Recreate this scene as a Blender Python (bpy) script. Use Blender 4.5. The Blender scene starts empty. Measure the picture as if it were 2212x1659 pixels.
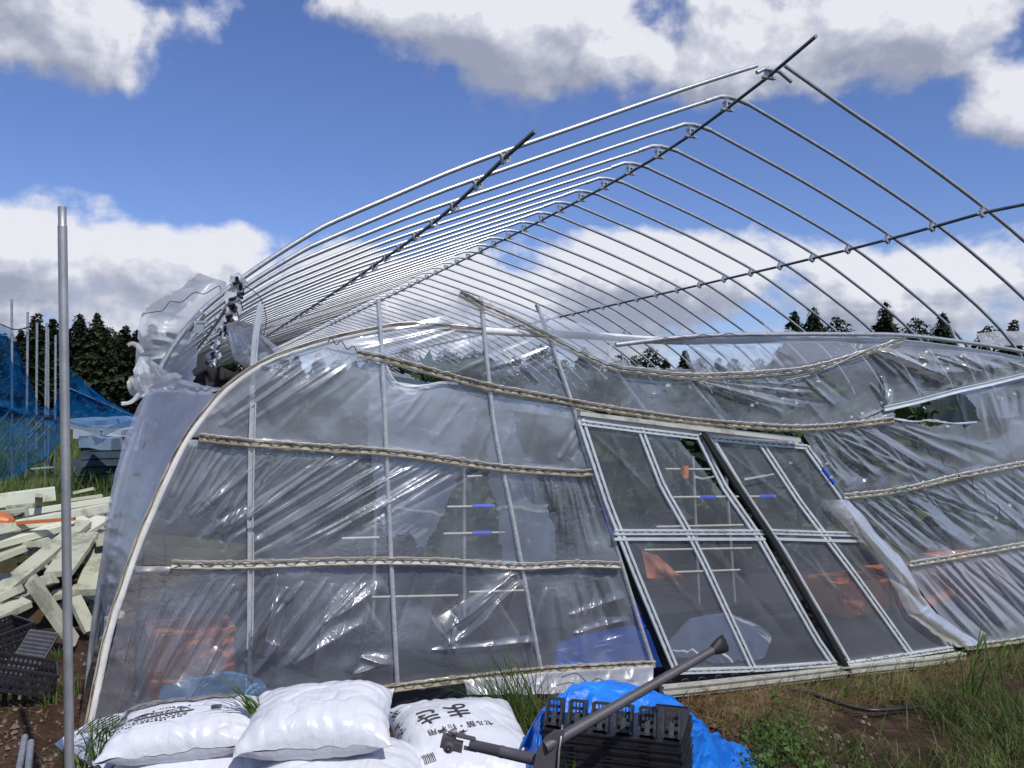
import bpy, math, random
import numpy as np
from mathutils import Vector, Matrix
from mathutils import noise as mnoise

# ------------------------------------------------------------------ camera, world, sun
SC = bpy.context.scene
COL = SC.collection
F = 1900.0                      # focal length in units of a 2212 x 1659 frame
EYE = 1.5
PITCH = math.atan(50.5 / F)
cam_d = bpy.data.cameras.new('camera')
cam_d.sensor_width = 36.0
cam_d.lens = 36.0 * F / 2212.0
cam_d.clip_start = 0.05
cam_d.clip_end = 9000
cam = bpy.data.objects.new('camera', cam_d)
cam.location = (0, 0, EYE)
cam.rotation_euler = (math.pi / 2 + PITCH, 0, 0)
COL.objects.link(cam)
SC.camera = cam
SC.render.engine = 'CYCLES'
SC.cycles.transparent_max_bounces = 40
SC.cycles.max_bounces = 8
SC.cycles.sample_clamp_indirect = 6
SC.view_settings.view_transform = 'Standard'
SC.view_settings.look = 'None'
SC.view_settings.exposure = 0.0
SC.view_settings.gamma = 1.0
SC.view_settings.use_curve_mapping = False

SUN_EL = math.radians(50)
SUN_DIR = Vector((math.sin(math.radians(32)) * math.cos(SUN_EL), -math.cos(math.radians(32)) * math.cos(SUN_EL), math.sin(SUN_EL)))
sun_d = bpy.data.lights.new('sun', 'SUN')
sun_d.energy = 3.6
sun_d.angle = math.radians(0.55)
sun_d.color = (1.0, 0.955, 0.89)
sun = bpy.data.objects.new('sun', sun_d)
sun.rotation_euler = (-SUN_DIR).to_track_quat('-Z', 'Y').to_euler()
sun.location = (5, -8, 12)
COL.objects.link(sun)


def px_dir(x, y):
    a = (x - 1106) / F
    b = (829.5 - y) / F
    return Vector((a, math.cos(PITCH) - b * math.sin(PITCH), math.sin(PITCH) + b * math.cos(PITCH)))


class NT:
    """tiny node-tree helper"""
    def __init__(s, tree):
        s.t = tree
        s.n = tree.nodes
        s.l = tree.links

    def new(s, typ, **kw):
        nd = s.n.new(typ)
        for k, v in kw.items():
            if k.startswith('i_'):
                key = k[2:]
                key = int(key) if key.isdigit() else key.replace('_', ' ')
                s.put(nd.inputs[key], v)
            else:
                setattr(nd, k, v)
        return nd

    def put(s, sock, v):
        if isinstance(v, bpy.types.NodeSocket):
            s.l.new(v, sock)
        elif isinstance(v, bpy.types.Node):
            s.l.new(v.outputs[0], sock)
        else:
            sock.default_value = v

    def math(s, op, a, b=None, c=None, clamp=False):
        nd = s.n.new('ShaderNodeMath')
        nd.operation = op
        nd.use_clamp = clamp
        s.put(nd.inputs[0], a)
        if b is not None:
            s.put(nd.inputs[1], b)
        if c is not None:
            s.put(nd.inputs[2], c)
        return nd.outputs[0]

    def ramp(s, fac, stops, interp='LINEAR'):
        nd = s.n.new('ShaderNodeValToRGB')
        nd.color_ramp.interpolation = interp
        els = nd.color_ramp.elements
        while len(els) < len(stops):
            els.new(0.5)
        for e, (p, c) in zip(els, stops):
            e.position = p
            e.color = (c[0], c[1], c[2], 1) if len(c) == 3 else c
        s.put(nd.inputs[0], fac)
        return nd.outputs[0]

    def mixc(s, fac, a, b, typ='MIX'):
        nd = s.n.new('ShaderNodeMix')
        nd.data_type = 'RGBA'
        nd.blend_type = typ
        s.put(nd.inputs[0], fac)
        for i, v in ((6, a), (7, b)):
            if isinstance(v, tuple) and len(v) == 3:
                v = (*v, 1)
            s.put(nd.inputs[i], v)
        return nd.outputs[2]

    def mixs(s, fac, a, b):
        nd = s.n.new('ShaderNodeMixShader')
        s.put(nd.inputs[0], fac)
        s.put(nd.inputs[1], a)
        s.put(nd.inputs[2], b)
        return nd.outputs[0]


def build_world():
    w = bpy.data.worlds.new('World')
    SC.world = w
    w.use_nodes = True
    t = w.node_tree
    t.nodes.clear()
    N = NT(t)
    out = N.new('ShaderNodeOutputWorld')
    sky = N.new('ShaderNodeTexSky', sky_type='NISHITA', sun_disc=False)
    sky.sun_elevation = SUN_EL
    sky.sun_rotation = math.atan2(SUN_DIR.x, SUN_DIR.y)
    sky.altitude = 60
    sky.air_density = 1.0
    sky.dust_density = 0.35
    sky.ozone_density = 3.0
    skyc = N.mixc(1.0, sky.outputs[0], (0.80, 0.86, 1.20), 'MULTIPLY')
    bg1 = N.new('ShaderNodeBackground', i_0=skyc, i_1=0.102)
    # cloud density group
    g = bpy.data.node_groups.new('cloud_density', 'ShaderNodeTree')
    g.interface.new_socket('dir', in_out='INPUT', socket_type='NodeSocketVector')
    g.interface.new_socket('density', in_out='OUTPUT', socket_type='NodeSocketFloat')
    G = NT(g)
    gi = G.new('NodeGroupInput')
    go = G.new('NodeGroupOutput')
    nrm = G.new('ShaderNodeVectorMath', operation='NORMALIZE', i_0=gi.outputs[0])
    sep = G.new('ShaderNodeSeparateXYZ', i_0=nrm.outputs[0])
    X, Y, Z = sep.outputs
    az = G.math('ARCTAN2', X, Y)
    el = G.math('ARCSINE', Z)
    # cloud layer seen in perspective: position on a flat layer
    zz = G.math('ADD', G.math('MAXIMUM', Z, 0.0), 0.32)
    px = G.math('DIVIDE', X, zz)
    py = G.math('DIVIDE', Y, zz)
    comb = G.new('ShaderNodeCombineXYZ', i_0=px, i_1=py, i_2=G.math('MULTIPLY', Z, 1.6))
    n1 = G.new('ShaderNodeTexNoise', i_Vector=comb.outputs[0], i_Scale=2.6, i_Detail=9.0, i_Roughness=0.52, i_Distortion=0.15)
    n2 = G.new('ShaderNodeTexNoise', i_Vector=nrm.outputs[0], i_Scale=11.0, i_Detail=8.0, i_Roughness=0.55, i_Distortion=0.2)
    base = G.math('ADD', G.math('MULTIPLY', n1.outputs[0], 0.80), G.math('MULTIPLY', n2.outputs[0], 0.78))
    acc = G.math('SUBTRACT', base, 0.80)
    # (px, py, rx, ry, weight): the cloud banks of the photograph as directions
    blobs = [(120, 10, 330, 110, .34), (250, 150, 140, 60, .22), (-250, 60, 300, 200, .3),
             (900, 20, 260, 80, .30), (1130, 90, 150, 110, .26), (1500, 20, 400, 110, .26), (1380, 160, 170, 60, .2),
             (1640, 150, 200, 70, .14), (1990, 50, 200, 80, .24), (2230, 250, 110, 60, .24), (2500, 100, 300, 260, .25),
             (110, 530, 230, 75, .26), (520, 540, 230, 70, .28), (780, 600, 150, 70, .22), (200, 720, 420, 90, .12), (330, 600, 90, 60, -.10),
             (620, 700, 400, 100, .14), (1120, 700, 400, 100, .14), (1350, 560, 130, 60, .24), (1520, 560, 200, 60, .28), (1700, 620, 330, 80, .20),
             (2050, 640, 300, 80, .18), (2400, 650, 300, 130, .18), (-300, 650, 350, 150, .2),
             (560, 270, 330, 190, -.24), (900, 330, 300, 160, -.26), (1700, 400, 420, 110, -.26), (330, 330, 240, 100, -.2),
             (2100, 430, 230, 100, -.2), (1280, 300, 280, 100, -.16), (600, 80, 70, 150, -.2), (1240, 110, 40, 90, -.18), (1000, 330, 40, 40, 0), (2200, 60, 60, 60, -.2), (1850, 260, 180, 60, -.2), (1000, 620, 300, 70, .20), (1300, 640, 260, 70, .18), (2160, 130, 90, 60, -.1)]
    for (bx, by, rx, ry, wt) in blobs:
        d = px_dir(bx, by).normalized()
        a0 = math.atan2(d.x, d.y)
        e0 = math.asin(d.z)
        dx = G.math('DIVIDE', G.math('SUBTRACT', az, a0), rx / F * 1.0)
        dy = G.math('DIVIDE', G.math('SUBTRACT', el, e0), ry / F * 1.0)
        r2 = G.math('ADD', G.math('MULTIPLY', dx, dx), G.math('MULTIPLY', dy, dy))
        ex = G.math('EXPONENT', G.math('MULTIPLY', r2, -0.9))
        acc = G.math('MULTIPLY_ADD', ex, wt * 0.82, acc)
    g.links.new(acc, go.inputs[0])
    tc = N.new('ShaderNodeTexCoord')
    g1 = N.new('ShaderNodeGroup')
    g1.node_tree = g
    t.links.new(tc.outputs['Generated'], g1.inputs[0])
    off = N.new('ShaderNodeVectorMath', operation='ADD', i_0=tc.outputs['Generated'], i_1=(0.015, -0.01, 0.045))
    g2 = N.new('ShaderNodeGroup')
    g2.node_tree = g
    t.links.new(off.outputs[0], g2.inputs[0])
    D = g1.outputs[0]
    D2 = g2.outputs[0]
    mask = N.new('ShaderNodeMapRange', interpolation_type='SMOOTHSTEP', i_0=D, i_1=0.0, i_2=0.17)
    mask = mask.outputs[0]
    slope = N.math('SUBTRACT', D, D2)
    lit = N.math('ADD', N.math('MULTIPLY', slope, 2.0), 0.66)
    off3 = N.new('ShaderNodeVectorMath', operation='ADD', i_0=tc.outputs['Generated'], i_1=(0.01, -0.005, 0.012))
    g3 = N.new('ShaderNodeGroup')
    g3.node_tree = g
    t.links.new(off3.outputs[0], g3.inputs[0])
    lit = N.math('MULTIPLY_ADD', N.math('SUBTRACT', D, g3.outputs[0]), 3.2, lit)
    lit = N.math('SUBTRACT', lit, N.math('MULTIPLY', N.math('MAXIMUM', N.math('SUBTRACT', D, 0.12), 0.0), 0.55), clamp=True)
    cc = N.ramp(lit, [(0.0, (0.34, 0.37, 0.48)), (0.35, (0.45, 0.48, 0.58)), (0.65, (0.60, 0.62, 0.72)), (0.85, (0.72, 0.73, 0.81)), (1.0, (0.84, 0.85, 0.91))])
    bg2 = N.new('ShaderNodeBackground', i_0=cc, i_1=0.98)
    sp = N.new('ShaderNodeSeparateXYZ', i_0=tc.outputs['Generated'])
    up = N.new('ShaderNodeMapRange', i_0=sp.outputs[2], i_1=-0.02, i_2=0.02)
    mask = N.math('MULTIPLY', N.math('MULTIPLY', mask, 0.97), up.outputs[0])
    t.links.new(N.mixs(mask, bg1, bg2), out.inputs[0])


build_world()

# ------------------------------------------------------------------ building frame: u across the end wall, w along the ridge
TH = math.radians(22.5)
CT, ST = math.cos(TH), math.sin(TH)
EU = Vector((CT, ST, 0))
EW = Vector((-ST, CT, 0))


def UW(u, w, z):
    return Vector((u * CT - w * ST, u * ST + w * CT, z))


def onw(x, y, w):
    """point of the building plane at distance w seen at frame position x, y"""
    d = px_dir(x, y)
    k = w / (-d.x * ST + d.y * CT)
    return Vector((d.x * k, d.y * k, EYE + d.z * k))


def ony(x, y, Y):
    d = px_dir(x, y)
    k = Y / d.y
    return Vector((d.x * k, Y, EYE + d.z * k))


def onz(x, y, z=0.0):
    d = px_dir(x, y)
    k = (z - EYE) / d.z
    return Vector((d.x * k, d.y * k, z))


# ------------------------------------------------------------------ mesh helpers
class MB:
    def __init__(s):
        s.v = []
        s.f = []
        s.smooth = []

    def add(s, vs, fs, smooth=False):
        b = len(s.v)
        s.v.extend([tuple(p) for p in vs])
        s.f.extend([tuple(i + b for i in q) for q in fs])
        s.smooth.extend([smooth] * len(fs))
        return s

    def tube(s, pts, r, n=8, caps=True, smooth=True, hollow=False):
        pts = [Vector(p) for p in pts]
        m = len(pts)
        rs = r if isinstance(r, (list, tuple)) else [r] * m
        vs = []
        t0 = (pts[1] - pts[0]).normalized()
        up = Vector((0, 0, 1)) if abs(t0.z) < .9 else Vector((1, 0, 0))
        nrm = (up - t0 * up.dot(t0)).normalized()
        for i in range(m):
            if i == 0:
                t = pts[1] - pts[0]
            elif i == m - 1:
                t = pts[-1] - pts[-2]
            else:
                t = (pts[i + 1] - pts[i]).normalized() + (pts[i] - pts[i - 1]).normalized()
            if t.length < 1e-9:
                t = t0.copy()
            t.normalize()
            nrm = nrm - t * nrm.dot(t)
            nrm.normalize()
            bn = t.cross(nrm)
            for k in range(n):
                a = 2 * math.pi * k / n
                vs.append(pts[i] + (nrm * math.cos(a) + bn * math.sin(a)) * rs[i])
        fs = []
        for i in range(m - 1):
            for k in range(n):
                k2 = (k + 1) % n
                fs.append((i * n + k, i * n + k2, (i + 1) * n + k2, (i + 1) * n + k))
        s.add(vs, fs, smooth)
        if caps:
            s.add(vs[:n], [tuple(reversed(range(n)))])
            s.add(vs[-n:], [tuple(range(n))])
        return s

    def obox(s, c, ax, ay, az):
        """box with centre c and half-extent vectors"""
        c, ax, ay, az = Vector(c), Vector(ax), Vector(ay), Vector(az)
        vs = [c + ax * i + ay * j + az * k for i in (-1, 1) for j in (-1, 1) for k in (-1, 1)]
        s.add(vs, [(0, 1, 3, 2), (4, 6, 7, 5), (0, 4, 5, 1), (2, 3, 7, 6), (0, 2, 6, 4), (1, 5, 7, 3)])
        return s

    def box(s, c, sx, sy, sz):
        return s.obox(c, (sx / 2, 0, 0), (0, sy / 2, 0), (0, 0, sz / 2))

    def sweep(s, pts, prof, nrm, smooth=False):
        """closed profile [(a, b)]: a in the wall across the path, b along nrm"""
        pts = [Vector(p) for p in pts]
        nrm = Vector(nrm).normalized()
        m, n = len(pts), len(prof)
        vs = []
        for i in range(m):
            t = (pts[min(i + 1, m - 1)] - pts[max(i - 1, 0)]).normalized()
            a = nrm.cross(t).normalized()
            for (pa, pb) in prof:
                vs.append(pts[i] + a * pa + nrm * pb)
        fs = []
        for i in range(m - 1):
            for k in range(n):
                k2 = (k + 1) % n
                fs.append((i * n + k, (i + 1) * n + k, (i + 1) * n + k2, i * n + k2))
        fs.append(tuple(range(n)))
        fs.append(tuple(reversed(range((m - 1) * n, m * n))))
        s.add(vs, fs, smooth)
        return s

    def build(s, name, mat, parent=None, **tags):
        me = bpy.data.meshes.new(name)
        me.from_pydata(s.v, [], s.f)
        me.polygons.foreach_set('use_smooth', s.smooth)
        me.materials.append(mat)
        me.update()
        return link(name, me, parent, **tags)


def link(name, data, parent=None, **tags):
    o = bpy.data.objects.new(name, data)
    COL.objects.link(o)
    if parent is not None:
        o.parent = parent
    for k, v in tags.items():
        if v is not None:
            o[k] = v
    return o


def thing(name, label, cat, loc=(0, 0, 0), group=None):
    o = link(name, None, None, label=label, category=cat, group=group)
    o.empty_display_size = 0.1
    return o


def origin(o, loc):
    """move an empty's origin to its base while its children stay put"""
    o.location = loc
    for ch in o.children:
        ch.matrix_parent_inverse = Matrix.Translation(-Vector(loc))
    return o


def copy_tree(o, parent=None):
    c = o.copy()
    COL.objects.link(c)
    c.parent = parent
    for ch in list(o.children):
        copy_tree(ch, c)
    return c


def np_mesh(name, V, Fq, mat, parent=None, smooth=True, **tags):
    """V (n,3), Fq (m,4) or (m,3) arrays"""
    me = bpy.data.meshes.new(name)
    V = np.asarray(V, dtype=np.float32)
    Fq = np.asarray(Fq, dtype=np.int32)
    k = Fq.shape[1]
    me.vertices.add(len(V))
    me.vertices.foreach_set('co', V.ravel())
    me.loops.add(Fq.size)
    me.loops.foreach_set('vertex_index', Fq.ravel())
    me.polygons.add(len(Fq))
    me.polygons.foreach_set('loop_start', np.arange(0, Fq.size, k, dtype=np.int32))
    me.polygons.foreach_set('use_smooth', np.full(len(Fq), smooth))
    me.update(calc_edges=True)
    me.validate()
    me.materials.append(mat)
    return link(name, me, parent, **tags)


def polyline(pts, s):
    """points at arc-length fractions s (array) of a 2-D or 3-D polyline, lightly smoothed"""
    P = np.array(pts, float)
    d = np.r_[0, np.cumsum(np.linalg.norm(np.diff(P, axis=0), axis=1))]
    d /= d[-1]
    return np.stack([np.interp(s, d, P[:, k]) for k in range(P.shape[1])], 1)


def smooth_path(pts, n=4):
    """Catmull-Rom through the points"""
    P = [Vector(p) for p in pts]
    P = [P[0] * 2 - P[1]] + P + [P[-1] * 2 - P[-2]]
    out = []
    for i in range(1, len(P) - 2):
        a, b, c, d = P[i - 1], P[i], P[i + 1], P[i + 2]
        for k in range(n):
            t = k / n
            out.append(0.5 * ((2 * b) + (c - a) * t + (2 * a - 5 * b + 4 * c - d) * t * t + (3 * b - a - 3 * c + d) * t ** 3))
    out.append(P[-2])
    return out


def nz(x, y, seed=0.0, sc=1.0):
    return mnoise.noise(Vector((x * sc, y * sc, seed)))


_rng = np.random.RandomState(5)
_PERM = _rng.permutation(4096)
_VAL = _rng.rand(4096) * 2 - 1


def vnoise(x, y, seed=0):
    """numpy 2-D value noise, range -1..1"""
    x = np.asarray(x, float)
    y = np.asarray(y, float)
    xi = np.floor(x).astype(int)
    yi = np.floor(y).astype(int)
    fx = x - xi
    fy = y - yi
    fx = fx * fx * (3 - 2 * fx)
    fy = fy * fy * (3 - 2 * fy)

    def h(a, b):
        return _VAL[_PERM[(_PERM[(a + seed * 57) & 4095] + b * 31 + seed * 13) & 4095]]
    return (h(xi, yi) * (1 - fx) + h(xi + 1, yi) * fx) * (1 - fy) + (h(xi, yi + 1) * (1 - fx) + h(xi + 1, yi + 1) * fx) * fy


def fbm(x, y, seed=0, oct=4):
    a, s, t = 1.0, 0.0, 0.0
    for k in range(oct):
        s = s + a * vnoise(x * 2 ** k, y * 2 ** k, seed + k)
        t += a
        a *= .5
    return s / t


def inside(px, py, poly):
    poly = np.array(poly, float)
    res = np.zeros(px.shape, bool)
    j = len(poly) - 1
    for i in range(len(poly)):
        xi, yi = poly[i]
        xj, yj = poly[j]
        cond = ((yi > py) != (yj > py)) & (px < (xj - xi) * (py - yi) / (yj - yi + 1e-12) + xi)
        res ^= cond
        j = i
    return res


# ------------------------------------------------------------------ materials
MATS = {}


def mat(name):
    m = bpy.data.materials.new(name)
    m.use_nodes = True
    m.node_tree.nodes.clear()
    N = NT(m.node_tree)
    N.out = N.new('ShaderNodeOutputMaterial')
    MATS[name] = m
    return m, N


def simple(name, col, rough=.6, metal=0.0, var=.15, scale=20.0, bump=0.0, bscale=60.0, spec=.5, col2=None, detail=5.0, dirt=None):
    m, N = mat(name)
    tc = N.new('ShaderNodeTexCoord').outputs['Object']
    n = N.new('ShaderNodeTexNoise', i_Vector=tc, i_Scale=scale, i_Detail=detail, i_Roughness=.6)
    lo = tuple(max(0, c * (1 - var)) for c in col)
    hi = col2 or tuple(min(1, c * (1 + var)) for c in col)
    c = N.ramp(n.outputs[0], [(0.32, lo), (0.68, hi)])
    if dirt:
        n3 = N.new('ShaderNodeTexNoise', i_Vector=tc, i_Scale=dirt[1], i_Detail=8.0, i_Roughness=.7)
        f = N.ramp(n3.outputs[0], [(dirt[2], (0, 0, 0)), (dirt[2] + .12, (1, 1, 1))])
        c = N.mixc(N.math('MULTIPLY', f, dirt[3]), c, dirt[0])
    b = N.new('ShaderNodeBsdfPrincipled', i_Base_Color=c, i_Metallic=metal)
    rr = N.new('ShaderNodeMapRange', i_0=n.outputs[0], i_3=rough * .85, i_4=min(1, rough * 1.15))
    N.put(b.inputs['Roughness'], rr.outputs[0])
    b.inputs['Specular IOR Level'].default_value = spec
    if bump:
        n2 = N.new('ShaderNodeTexNoise', i_Vector=tc, i_Scale=bscale, i_Detail=6.0)
        bp = N.new('ShaderNodeBump', i_Strength=1.0, i_Distance=bump, i_Height=n2.outputs[0])
        N.put(b.inputs['Normal'], bp)
    N.put(N.out.inputs[0], b)
    return m


def film_mat(name, haze=.10, haze_var=.12, rough=.15, crinkle=.0016, cscale=60.0, tint=(.97, .98, .985), gloss=1.15, hcol=(.80, .85, .93), cloudy=2.0, broad=1.0, graze=.50, where_at=.56):
    """thin polyethylene: clear, with dust haze, mirror glints, a broad sheen and crinkled areas"""
    m, N = mat(name)
    tc = N.new('ShaderNodeTexCoord').outputs['Object']
    n1 = N.new('ShaderNodeTexNoise', i_Vector=tc, i_Scale=cscale, i_Detail=2.5, i_Roughness=.5, i_Distortion=.8)
    where = N.new('ShaderNodeTexNoise', i_Vector=tc, i_Scale=2.1, i_Detail=3.0)
    wf = N.ramp(where.outputs[0], [(where_at - .06, (.06, .06, .06)), (where_at + .06, (1, 1, 1))])
    h = N.math('MULTIPLY', n1.outputs[0], wf)
    bp = N.new('ShaderNodeBump', i_Strength=1.0, i_Distance=crinkle, i_Height=h)
    fr = N.new('ShaderNodeFresnel', i_IOR=1.5, i_Normal=bp)
    tr = N.new('ShaderNodeBsdfTransparent', i_Color=(*tint, 1))
    df = N.new('ShaderNodeBsdfDiffuse', i_Color=(*hcol, 1), i_Normal=bp)
    tl = N.new('ShaderNodeBsdfTranslucent', i_Color=(*hcol, 1), i_Normal=bp)
    hz = N.mixs(.45, df, tl)
    # haze: dust patches, more where the sheet turns away (a longer way through it)
    n3 = N.new('ShaderNodeTexNoise', i_Vector=tc, i_Scale=cloudy, i_Detail=5.0, i_Roughness=.6, i_Distortion=.5)
    hm = N.new('ShaderNodeMapRange', i_0=n3.outputs[0], i_1=.35, i_2=.7, i_3=haze, i_4=haze + haze_var)
    lw = N.new('ShaderNodeLayerWeight', i_Blend=.5, i_Normal=bp)
    f3 = N.math('POWER', lw.outputs['Facing'], 2.2)
    hf = N.math('ADD', hm.outputs[0], N.math('MULTIPLY', f3, graze), clamp=True)
    base = N.mixs(hf, tr, hz)
    gb = N.new('ShaderNodeBsdfGlossy', i_Color=(1, 1, 1, 1), i_Roughness=.42, i_Normal=bp)
    base = N.mixs(N.math('MULTIPLY', fr, broad * 1.6, clamp=True), base, gb)
    gl = N.new('ShaderNodeBsdfGlossy', i_Color=(1, 1, 1, 1), i_Roughness=rough, i_Normal=bp)
    N.put(N.out.inputs[0], N.mixs(N.math('MULTIPLY', fr, gloss, clamp=True), base, gl))
    return m


M_ground = None


def ground_mat():
    m, N = mat('soil_and_grass')
    geo = N.new('ShaderNodeNewGeometry')
    pos = geo.outputs['Position']
    n = N.new('ShaderNodeTexNoise', i_Vector=pos, i_Scale=7.0, i_Detail=12.0, i_Roughness=.65)
    soil = N.ramp(n.outputs[0], [(.3, (.026, .015, .010)), (.5, (.062, .036, .024)), (.72, (.125, .080, .055))])
    n2 = N.new('ShaderNodeTexNoise', i_Vector=pos, i_Scale=1.3, i_Detail=9.0, i_Roughness=.7)
    grass = N.ramp(n2.outputs[0], [(.3, (.030, .045, .014)), (.5, (.06, .085, .022)), (.7, (.13, .12, .05))])
    vm = N.new('ShaderNodeVectorMath', operation='LENGTH', i_0=pos)
    dist = N.math('ADD', vm.outputs['Value'], N.math('MULTIPLY', n2.outputs[0], 5.0))
    far = N.new('ShaderNodeMapRange', i_0=dist, i_1=9.0, i_2=14.0)
    c = N.mixc(far.outputs[0], soil, grass)
    b = N.new('ShaderNodeBsdfPrincipled', i_Base_Color=c, i_Roughness=.95)
    b.inputs['Specular IOR Level'].default_value = .15
    n3 = N.new('ShaderNodeTexNoise', i_Vector=pos, i_Scale=45.0, i_Detail=8.0, i_Roughness=.7)
    bp = N.new('ShaderNodeBump', i_Distance=.02, i_Height=n3.outputs[0])
    N.put(b.inputs['Normal'], bp)
    N.put(N.out.inputs[0], b)
    return m


def net_mat():
    m, N = mat('blue_net')
    geo = N.new('ShaderNodeTexCoord').outputs['Object']
    n = N.new('ShaderNodeTexNoise', i_Vector=geo, i_Scale=3.0, i_Detail=6.0)
    c = N.ramp(n.outputs[0], [(.3, (.003, .06, .20)), (.7, (.007, .14, .40))])
    df = N.new('ShaderNodeBsdfDiffuse', i_Color=c)
    tl = N.new('ShaderNodeBsdfTranslucent', i_Color=c)
    tr = N.new('ShaderNodeBsdfTransparent', i_Color=(.62, .80, .95, 1))
    lw = N.new('ShaderNodeLayerWeight', i_Blend=.4)
    f = N.math('ADD', N.math('MULTIPLY', lw.outputs['Facing'], .55), N.math('MULTIPLY', n.outputs[0], .52), clamp=True)
    N.put(N.out.inputs[0], N.mixs(f, tr, N.mixs(.4, df, tl)))
    return m


def leaf_mat(name, a, b_, c_, sc=3.0, trans=.3, rough=.6):
    m, N = mat(name)
    oi = N.new('ShaderNodeObjectInfo')
    tc = N.new('ShaderNodeNewGeometry').outputs['Position']
    n = N.new('ShaderNodeTexNoise', i_Vector=tc, i_Scale=sc, i_Detail=6.0, i_Roughness=.7)
    f = N.math('ADD', n.outputs[0], N.math('MULTIPLY', N.math('SUBTRACT', oi.outputs['Random'], .5), .25))
    c = N.ramp(f, [(.3, a), (.5, b_), (.72, c_)])
    b = N.new('ShaderNodeBsdfPrincipled', i_Base_Color=c, i_Roughness=rough)
    b.inputs['Specular IOR Level'].default_value = .3
    tl = N.new('ShaderNodeBsdfTranslucent', i_Color=c)
    N.put(N.out.inputs[0], N.mixs(trans, b, tl))
    return m


M_ground = ground_mat()
M_galv = simple('galvanised_steel', (.50, .52, .53), rough=.36, metal=.62, var=.16, scale=35)
M_stud = simple('bright_galvanised_stud', (.56, .57, .58), rough=.27, metal=.45, var=.14, scale=30)
M_galv_old = simple('weathered_galvanised_steel', (.40, .41, .42), rough=.42, metal=.7, var=.22, scale=14, bump=.0006, bscale=90)
M_galv_pole = simple('dull_steel_pole', (.40, .40, .39), rough=.5, metal=.7, var=.16, scale=8, bump=.0004, bscale=70)
M_dark_pipe = simple('dark_steel_purlin', (.16, .18, .21), rough=.42, metal=.75, var=.25, scale=18)
M_alu = simple('pale_aluminium', (.66, .70, .71), rough=.36, metal=.3, var=.10, scale=12, dirt=((.22, .20, .15), 5.0, .60, .5))
M_sill = simple('weathered_cream_channel', (.50, .50, .42), rough=.5, metal=.15, var=.15, scale=9, dirt=((.20, .14, .08), 6.0, .52, .7))
M_rail = simple('yellowed_lock_channel', (.44, .40, .30), rough=.5, var=.22, scale=16, dirt=((.10, .065, .035), 9.0, .50, .8))
M_arch = simple('film_wrapped_pipe', (.74, .73, .68), rough=.26, var=.16, scale=9, dirt=((.20, .15, .08), 7.0, .60, .6), bump=.002, bscale=40)
M_rail_pale = simple('pale_lock_channel', (.58, .56, .47), rough=.45, var=.15, scale=16, dirt=((.26, .20, .12), 8.0, .58, .6))
M_wire = simple('coated_spring_wire', (.035, .034, .032), rough=.5, var=.3)
M_shadewire = simple('brown_spring_wire', (.075, .045, .026), rough=.6, var=.3)  # real wire, its dark brown also paints the shadow in the tucked film
M_black = simple('dark_gap_bar', (.022, .024, .022), rough=.5, metal=.2, var=.2)
M_blueclip = simple('blue_plastic_clip', (.010, .055, .55), rough=.35, var=.1)
M_film = film_mat('clear_film', haze=.09, haze_var=.20, broad=1.25, crinkle=.0026, cscale=62)
M_film_up = film_mat('dusty_film', haze=.24, haze_var=.24, rough=.2, cloudy=1.3)
M_film_door = film_mat('door_film', haze=.075, haze_var=.08, crinkle=.0006, rough=.14)
M_film_side = film_mat('side_curtain_film', haze=.30, haze_var=.30, cloudy=3.5, rough=.3, gloss=.12, broad=.12, graze=.2, hcol=(.64, .64, .69))
M_film_white = film_mat('milky_film', haze=.52, haze_var=.25, rough=.3, gloss=.3, broad=.5, graze=.3, hcol=(.76, .78, .82))
M_film_edge = film_mat('bunched_film', haze=.55, haze_var=.2, rough=.3, gloss=.2, broad=.4, crinkle=.004, hcol=(.80, .80, .76))
M_ruffle = film_mat('stained_film', haze=.45, haze_var=.35, rough=.4, gloss=.08, broad=.2, hcol=(.42, .37, .26), cloudy=9)
M_film_torn = film_mat('torn_inner_film', haze=.40, haze_var=.16, rough=.3, gloss=.6)
M_net = net_mat()
M_foam = simple('aged_foam', (.44, .45, .34), rough=.85, var=.07, scale=5, bump=.002, bscale=160, dirt=((.17, .16, .12), 4.5, .50, .7))
M_foam2 = simple('cleaner_foam', (.62, .64, .52), rough=.8, var=.05, scale=5, bump=.002, bscale=160, dirt=((.28, .27, .20), 5.0, .54, .7))
M_blackp = simple('black_plastic', (.016, .016, .018), rough=.42, var=.3, scale=15, bump=.0006, bscale=80)
M_orange = simple('orange_plastic', (.50, .14, .035), rough=.4, var=.1)
M_tool = simple('grey_painted_steel', (.085, .080, .088), rough=.55, metal=.15, var=.12, scale=14, bump=.0005, bscale=150, dirt=((.16, .07, .03), 9.0, .70, .6))
M_rubber = simple('black_cut_end', (.012, .012, .012), rough=.6)
M_print = simple('black_print', (.018, .018, .020), rough=.35, var=.2)
M_printg = simple('grey_print', (.16, .155, .16), rough=.35, var=.5, scale=40, col2=(.34, .33, .34))
M_printy = simple('yellow_print', (.52, .50, .22), rough=.35, var=.2)
M_needle = leaf_mat('conifer_needles', (.008, .012, .007), (.024, .034, .014), (.060, .072, .028), sc=.8, trans=.08, rough=.8)
M_bark = simple('bark', (.055, .038, .026), rough=.9, var=.3, scale=6)
M_vine = leaf_mat('vine_leaves', (.005, .014, .007), (.013, .036, .012), (.07, .11, .022), sc=4.0, trans=.25)
M_grass = leaf_mat('green_grass', (.035, .065, .012), (.075, .125, .025), (.15, .19, .05), sc=3.5, trans=.3)
M_straw = leaf_mat('dry_straw', (.12, .075, .035), (.24, .16, .08), (.38, .28, .15), sc=6.0, trans=.2)
M_weed = leaf_mat('bright_weed', (.05, .10, .018), (.10, .17, .035), (.20, .26, .07), sc=9.0, trans=.35)
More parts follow.
